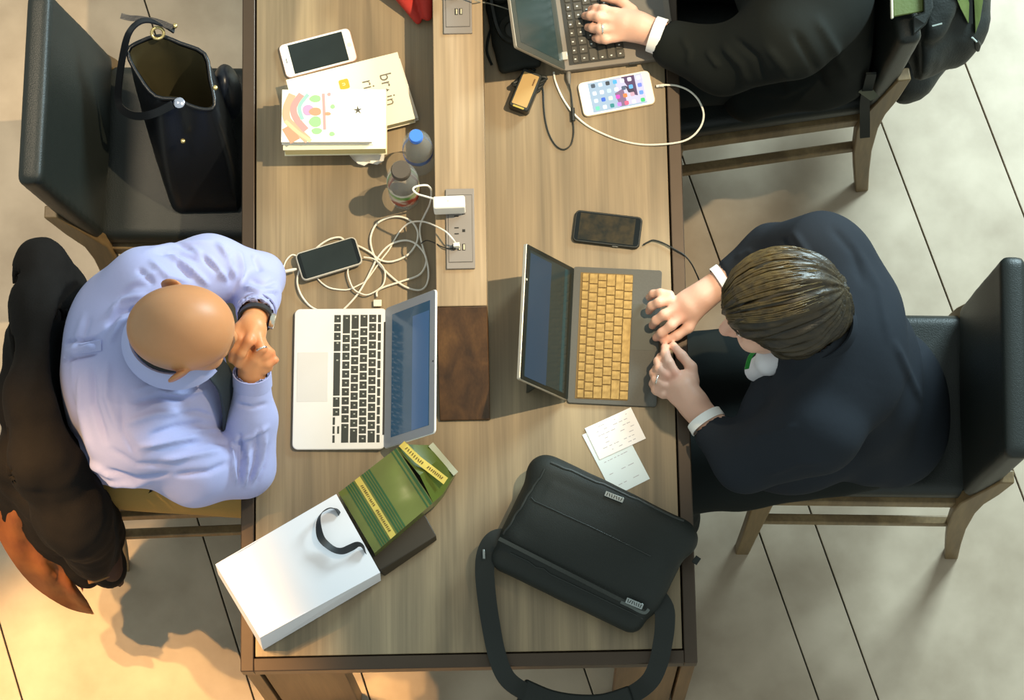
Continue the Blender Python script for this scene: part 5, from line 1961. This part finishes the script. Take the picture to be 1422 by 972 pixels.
# brown-haired person on the right
r = root('person', 'brown-haired person in dark navy suit bent over the gold-keyed laptop', 'person', (.78, -.08, 0))
M, hc = head_frame(P(1078, 420, 1.13), R(189), R(14), R(15))
S = SDF((.26, -.36, .42), (.98, .32, 1.29), .0032)
at = add_head(S, M, hc, 1.0)
S.cap(P(1150, 462, .98), P(1110, 440, 1.06), .062, .056, .03)
S.ell(P(1175, 470, .90), (.095, .16, .13), k=.05)
S.ell(P(1200, 525, .68), (.085, .15, .15), k=.06)
S.ell(P(1200, 545, .55), (.10, .15, .09), k=.05)
S.cap(P(1200, 500, .56), P(1100, 505, .56), .07, .07, .03).cap(P(1200, 600, .56), P(1100, 610, .56), .07, .07, .03)
S.chain([P(1130, 350, .96), P(1068, 352, .82), P(990, 400, .80)], [.055, .042, .028], .02)
S.chain([P(1130, 598, .95), P(1035, 638, .82), P(972, 573, .795)], [.055, .042, .028], .02)
# right hand lying on the palm rest
S.chain([P(990, 402, .80), P(975, 412, .80), P(958, 424, .800)], [.027, .029, .026], .012)
S.ell(P(958, 424, .797), (.036, .034, .018), Mx.Rotation(R(30), 3, 'Z'), .014)
S.ell(P(943, 432, .797), (.016, .034, .015), Mx.Rotation(R(-32), 3, 'Z'), .012)
fing(S, [(947, 440, .802), (932, 452, .804), (919, 462, .792), (911, 469, .772)], .0108, .0085)
fing(S, [(938, 428, .804), (922, 437, .808), (911, 445, .794), (906, 452, .772)], .0108, .0085)
fing(S, [(931, 417, .802), (915, 420, .806), (905, 425, .792), (901, 432, .772)], .0105, .0082)
fing(S, [(930, 409, .798), (917, 407, .800), (907, 408, .788), (901, 413, .772)], .0095, .0075)
fing(S, [(967, 436, .792), (956, 455, .788), (940, 466, .784), (922, 474, .778)], .0125, .0085)
# left hand pinching
S.chain([P(972, 574, .795), P(962, 560, .80), P(950, 540, .802)], [.027, .030, .028], .012)
S.ell(P(945, 538, .80), (.030, .038, .019), Mx.Rotation(R(-25), 3, 'Z'), .014)
fing(S, [(938, 519, .812), (929, 504, .812), (924, 491, .800), (923, 482, .788)], .0108, .0085)
fing(S, [(926, 522, .810), (916, 512, .806), (914, 502, .792), (917, 495, .778)], .0108, .0085)
fing(S, [(921, 535, .806), (911, 527, .800), (908, 518, .786), (911, 511, .772)], .0103, .0082)
fing(S, [(921, 548, .800), (911, 542, .794), (907, 533, .782), (909, 527, .771)], .0095, .0075)
fing(S, [(963, 530, .795), (960, 510, .798), (947, 494, .797), (935, 480, .790)], .013, .0085)
vs, fs = S.mesh(1)
vs = sit(vs, CH[2], .0)
body2 = part('body', (vs, fs), skin2, r, smooth=180)


def tn2(co):
    c = np.ones((len(co), 3))
    for u, v, z in ((912, 468, .775), (906, 450, .775), (902, 430, .775), (924, 474, .778), (923, 484, .79), (938, 519, .82), (926, 522, .82), (947, 440, .81), (938, 428, .81)):
        c *= 1 - near(co, P(u, v, z), .013) * np.array([.0, .14, .16])
    c *= 1 - near(co, at(.11, 0, -.052), .02) * np.array([.0, .16, .16])
    return c


tint(body2, tn2)
face_parts(r, at, M, mat('brow_dark', '#3a2c1e', .7))
part('ring', G().tube([P(912.5, 527, .801) + V((.004 * math.cos(t_), .0112 * math.cos(t_), .0112 * math.sin(t_))) for t_ in [2 * PI * k_ / 16 for k_ in range(16)]], .002, closed=True), mat('ring_silver', '#e6e4dc', .2, .9), r, label='silver finger ring')


def ex2(S):
    S.ell(hc + M @ V((-.060, 0, -.035)), (.070, .086, .085), M, .03)
    S.ell(hc + M @ V((-.085, 0, -.07)), (.05, .066, .06), M, .03)
    for s_ in (1, -1):
        S.ell(hc + M @ V((-.022, s_ * .080, -.028)), (.054, .027, .054), M, .02)


hair_cap(r, M, hc, 1.0, hair_m, (.116, .093, .104), (-.012, 0, .016), [(.105, 0, -.070, (.085, .13, .092)), (.03, 0, -.15, (.07, .14, .06)), (0.135, 0, -.01, (.040, .07, .045))], 3, extra=ex2)
g = G()
rg = random.Random(9)
for i in range(70):                                             # loose locks combed back
    l0 = rg.uniform(-.085, .085)
    u0 = rg.uniform(.0, .03)
    pts_ = []
    for j in range(6):
        t = j / 5
        f = .092 - t * rg.uniform(.15, .2)
        th_ = l0 * (1 + .15 * t) / .093
        rr = math.sqrt(max(.02, 1 - ((f + .012) / .119) ** 2))
        pts_.append(hc + M @ V((f, .0955 * rr * math.sin(th_), .016 + .1065 * rr * math.cos(th_))) + V((0, 0, .001)))
    g.tube(pts_, [.0008, .0022, .0028, .0026, .002, .0006], 0, 5)
part('hair_locks', g, mat('hair_lock', '#261f13', .38, scale=60, color2='#66552f', contrast=.3, spec=.5), r, kind='stuff', smooth=180)
S = SDF((.28, -.38, .48), (1.02, .36, 1.12), .005)
S.ell(P(1170, 470, .92), (.135, .20, .145), k=.05)
S.ell(P(1205, 522, .70), (.115, .18, .17), k=.08)
S.ell(P(1200, 560, .60), (.12, .175, .09), k=.06)
S.ell(P(1262, 560, .535), (.085, .15, .055), k=.08)
S.ell(P(1235, 600, .545), (.10, .11, .05), k=.06)
S.ell(P(1085, 590, .80), (.09, .10, .10), k=.06)
S.ell(P(1100, 640, .66), (.12, .07, .08), k=.06)
S.ell(P(1110, 500, .86), (.09, .14, .11), k=.05)
S.cap(P(1150, 362, .965), P(1140, 590, .95), .082, .085, .05)
S.chain([P(1140, 354, .965), P(1072, 350, .83), P(1020, 382, .805)], [.090, .056, .041], .03)
S.chain([P(1130, 598, .95), P(1035, 640, .83), P(993, 602, .80)], [.088, .062, .043], .03)
S.cap(P(1140, 458, 1.00), P(1126, 452, 1.05), .078, .07, .03)
S.cap(P(1142, 460, .98), P(1104, 436, 1.14), .064, .066, .006, sub=True)
S.cap(P(1098, 490, .95), P(1030, 520, .95), .035, .02, .01, sub=True)
S.cap(P(1006, 390, .803), P(985, 403, .80), .034, .034, .003, sub=True)
S.cap(P(982, 587, .798), P(971, 570, .795), .035, .035, .003, sub=True)
vs, fs = S.mesh(2)
vs = crumple(vs, fs, .005, 15, 41)
vs = folds(vs, fs, [([(1100, 320), (1120, 350), (1130, 380)], 5, .006), ([(1085, 330), (1100, 360)], 5, -.006), ([(1180, 330), (1220, 400), (1235, 480)], 6, .005), ([(1150, 310), (1185, 350), (1200, 400)], 6, -.005),
                    ([(1040, 610), (1080, 600), (1110, 590)], 5, .006), ([(1060, 660), (1110, 640), (1150, 640)], 6, .006), ([(1240, 470), (1262, 520), (1280, 560)], 5, .006), ([(1020, 360), (1040, 350), (1060, 360)], 4, .005)], .55)
vs = sit(vs, CH[2], .034)
vs = clamp_box(vs, TM, (-.002, 0, .68), (TW + .002, TL, .7535), 2, .7537)
part('jacket', (vs, fs), suit, r, smooth=180)
jv = vs
rows = []
cc2 = P(1132, 457, 1.035)
for (rx, dz) in ((.066, .022), (.070, .028), (.080, .004), (.088, -.03), (.080, -.03), (.066, .0)):
    rows.append([cc2 + V((rx * math.cos(t_), rx * .95 * math.sin(t_), dz + .035 * math.cos(t_))) for t_ in [R(-105) + R(210) * k_ / 30 for k_ in range(31)]])
rows.append(rows[0])
part('jacket_collar', G().grid(rows), suit, r, smooth=60)
cuff(r, P(1008, 389, .803), P(985, 403, .80), .0385, w=.0175)
cuff(r, P(984, 590, .798), P(970, 569, .795), .0395, w=.019)
# shirt front, collar and lanyard inside the jacket
S = SDF(P(1060, 500, .9) - V((.14, .14, .2)), P(1060, 500, .9) + V((.14, .14, .2)), .004)
S.cap(P(1108, 490, .965), P(1070, 500, .950), .036, .026, .02)
S.cap(P(1070, 500, .950), P(1050, 514, .86), .026, .024, .02)
part('shirt', S.mesh(2), mat('shirt_white', '#d9d7dc', .65, var=.02, bump=.1, bscale=60), r, smooth=180)
part('lanyard', G().ribbon(spline([P(1052, 486, .985), P(1044, 492, .975), P(1040, 500, .96), P(1037, 512, .93)], 5), .009, .002, V((1, .3, .2))), mat('lanyard_green', '#2f8a3a', .5), r, smooth=0)
S = SDF((.25, -.42, .0), (1.0, .32, .75), .0065)
S.ell(P(1205, 550, .56), (.125, .175, .10), k=.04)
kn1, kn2 = P(935, 515, .57), P(930, 664, .56)
S.cap(P(1200, 498, .56), kn1, .09, .080, .04)
S.cap(P(1200, 618, .56), kn2, .095, .084, .04)
for kk, dx in ((kn1, .0), (kn2, .03)):
    S.cap(kk, V((kk.x + dx, kk.y, .07)), .068, .055, .03)
S.cap(P(1160, 640, .55), P(1030, 672, .53), .06, .05, .04)
S.cap(P(1150, 555, .54), P(965, 590, .53), .075, .06, .04)
vs, fs = S.mesh(2)
vs = crumple(vs, fs, .006, 20, 33)
vs = sit(vs, CH[2], .034)
part('trousers', (vs, fs), suit_d, r, smooth=180)
for kk, dx in ((kn1, .0), (kn2, .03)):
    shoe(r, (kk.x + dx, kk.y, .05), PI, shm)

# person at the top, head out of the picture
r = root('person', 'person in black suit typing on the dark laptop, cut off by the top edge', 'person', (.60, .72, 0))
M, hc = head_frame(P(1075, -105, 1.17), R(186), R(22))
S = SDF((.14, .42, .42), (.88, 1.16, 1.36), .0034)
at = add_head(S, M, hc, 1.0)
S.cap(P(1125, -75, .98), P(1090, -95, 1.09), .062, .056, .03)
S.ell(P(1130, -50, .90), (.095, .16, .13), k=.05)
S.ell(P(1150, 0, .68), (.085, .15, .15), k=.06)
S.ell(P(1150, 20, .55), (.10, .15, .09), k=.05)
S.cap(P(1150, 50, .56), P(1060, 75, .56), .07, .07, .03).cap(P(1150, -60, .56), P(1060, -40, .56), .07, .07, .03)
S.chain([P(1090, 50, .95), P(1005, 84, .83), P(902, 44, .806)], [.055, .042, .028], .02)
S.chain([P(1090, -190, .95), P(1000, -190, .83), P(892, -95, .806)], [.055, .042, .028], .02)
# left hand on the keys
S.chain([P(902, 43, .808), P(888, 38, .812), P(870, 35, .814)], [.028, .030, .026], .012)
S.ell(P(872, 34, .810), (.036, .036, .018), k=.014)
S.ell(P(856, 34, .812), (.018, .038, .015), k=.012)
fing(S, [(851, 17, .816), (838, 13, .816), (828, 12, .804), (821, 13, .790)], .0108, .0085)
fing(S, [(848, 28, .818), (832, 24, .820), (820, 22, .806), (812, 22, .789)], .0108, .0085)
fing(S, [(848, 41, .817), (834, 41, .818), (823, 39, .805), (816, 38, .789)], .0108, .0085)
fing(S, [(852, 53, .812), (841, 55, .812), (832, 54, .802), (826, 53, .789)], .0098, .008)
fing(S, [(878, 14, .806), (864, 3, .802), (850, -2, .796), (838, -3, .789)], .012, .009)
# right hand further up
S.chain([P(892, -95, .808), P(878, -90, .812), P(862, -85, .812)], [.028, .030, .026], .012)
S.ell(P(862, -84, .810), (.036, .036, .018), k=.014)
for dv in (-20, -8, 4, 16):
    fing(S, [(842, -84 + dv, .816), (828, -82 + dv, .816), (818, -80 + dv, .804), (811, -79 + dv, .790)], .0105, .0085)
fing(S, [(868, -62, .806), (854, -54, .802), (840, -52, .790)], .012, .009)
vs, fs = S.mesh(1)
vs = sit(vs, CH[3], .0)
body3 = part('body', (vs, fs), skin2, r, smooth=180)


def tn3(co):
    c = np.ones((len(co), 3))
    for u, v, z in ((822, 13, .795), (813, 22, .795), (817, 38, .795), (827, 53, .795), (850, 28, .825), (850, 41, .825), (852, 17, .825)):
        c *= 1 - near(co, P(u, v, z), .012) * np.array([.0, .12, .14])
    return c


tint(body3, tn3)
face_parts(r, at, M, mat('brow_dark', '#3a2c1e', .7))
part('ring', G().tube([P(836.5, 41, .817) + V((0, .0115 * math.cos(t_), .0115 * math.sin(t_))) for t_ in [2 * PI * k_ / 16 for k_ in range(16)]], .0024, closed=True), mat('ring_silver', '#e6e4dc', .2, .9), r, label='silver wedding ring')
hair_cap(r, M, hc, 1.0, hair_m, (.112, .090, .102), (-.012, 0, .014), [(.105, 0, -.075, (.075, .12, .085)), (.02, 0, -.13, (.09, .14, .06)), (0.135, 0, -.01, (.035, .07, .045))], 5)
S = SDF((.16, .40, .46), (.90, 1.16, 1.12), .006)
S.ell(P(1130, -52, .92), (.13, .20, .145), k=.05)
S.ell(P(1155, 5, .70), (.112, .185, .17), k=.08)
S.ell(P(1150, 45, .60), (.12, .165, .10), k=.06)
S.ell(P(1075, -30, .86), (.09, .14, .11), k=.05)
S.cap(P(1105, 40, .955), P(1110, -180, .955), .085, .085, .05)
S.chain([P(1095, 50, .95), P(1005, 84, .83), P(938, 64, .808)], [.090, .068, .054], .03)
S.chain([P(1090, -190, .95), P(1000, -190, .83), P(900, -100, .805)], [.088, .062, .045], .03)
S.cap(P(1110, 100, .60), P(1040, 135, .54), .085, .055, .05)
S.cap(P(1125, -75, 1.00), P(1110, -85, 1.05), .078, .07, .03)
S.cap(P(1127, -74, .98), P(1088, -98, 1.14), .071, .07, .006, sub=True)
S.cap(P(926, 56, .807), P(892, 42, .806), .038, .038, .003, sub=True)
S.cap(P(902, -102, .806), P(884, -92, .806), .034, .034, .003, sub=True)
vs, fs = S.mesh(2)
vs = crumple(vs, fs, .005, 15, 51)
vs = folds(vs, fs, [([(1000, 60), (1030, 90), (1040, 120)], 5, .007), ([(1015, 50), (1050, 80), (1065, 115)], 5, -.007), ([(980, 70), (1000, 95)], 4, .006), ([(1060, 60), (1090, 95), (1100, 130)], 6, .006), ([(945, 50), (958, 72), (955, 92)], 4, .005), ([(1130, 20), (1160, 70), (1180, 110)], 7, .007), ([(1100, 40), (1130, 90), (1150, 130)], 6, -.007), ([(1040, 130), (1090, 130), (1130, 110)], 5, .006)], .5)
vs = sit(vs, CH[3], .034)
vs = clamp_box(vs, TM, (-.002, 0, .68), (TW + .002, TL, .7535), 2, .7537)
vs = clamp_box(vs, WM[lap3.name], (-.135, -.172, -.03), (.135, .172, .0222), 2, .0228)
part('jacket', (vs, fs), suit_b, r, smooth=180)
cuff(r, P(920, 52, .8145), P(890, 41.5, .8145), .040, w=.024)
cuff(r, P(898, -98, .8145), P(882, -91, .8145), .0385, w=.017)
S = SDF((.14, .38, .0), (.88, 1.08, .75), .0065)
S.ell(P(1155, 25, .56), (.12, .175, .10), k=.04)
kn1, kn2 = P(838, -60, .57), P(838, 112, .555)
S.cap(P(1150, -40, .56), kn1, .09, .078, .04)
S.cap(P(1150, 70, .56), kn2, .09, .084, .04)
for kk in (kn1, kn2):
    S.cap(kk, V((kk.x, kk.y, .07)), .068, .055, .03)
vs, fs = S.mesh(2)
vs = crumple(vs, fs, .006, 20, 35)
vs = sit(vs, CH[3], .034)
part('trousers', (vs, fs), suit_d, r, smooth=180)
for kk in (kn1, kn2):
    shoe(r, (kk.x, kk.y, .05), PI, shm)
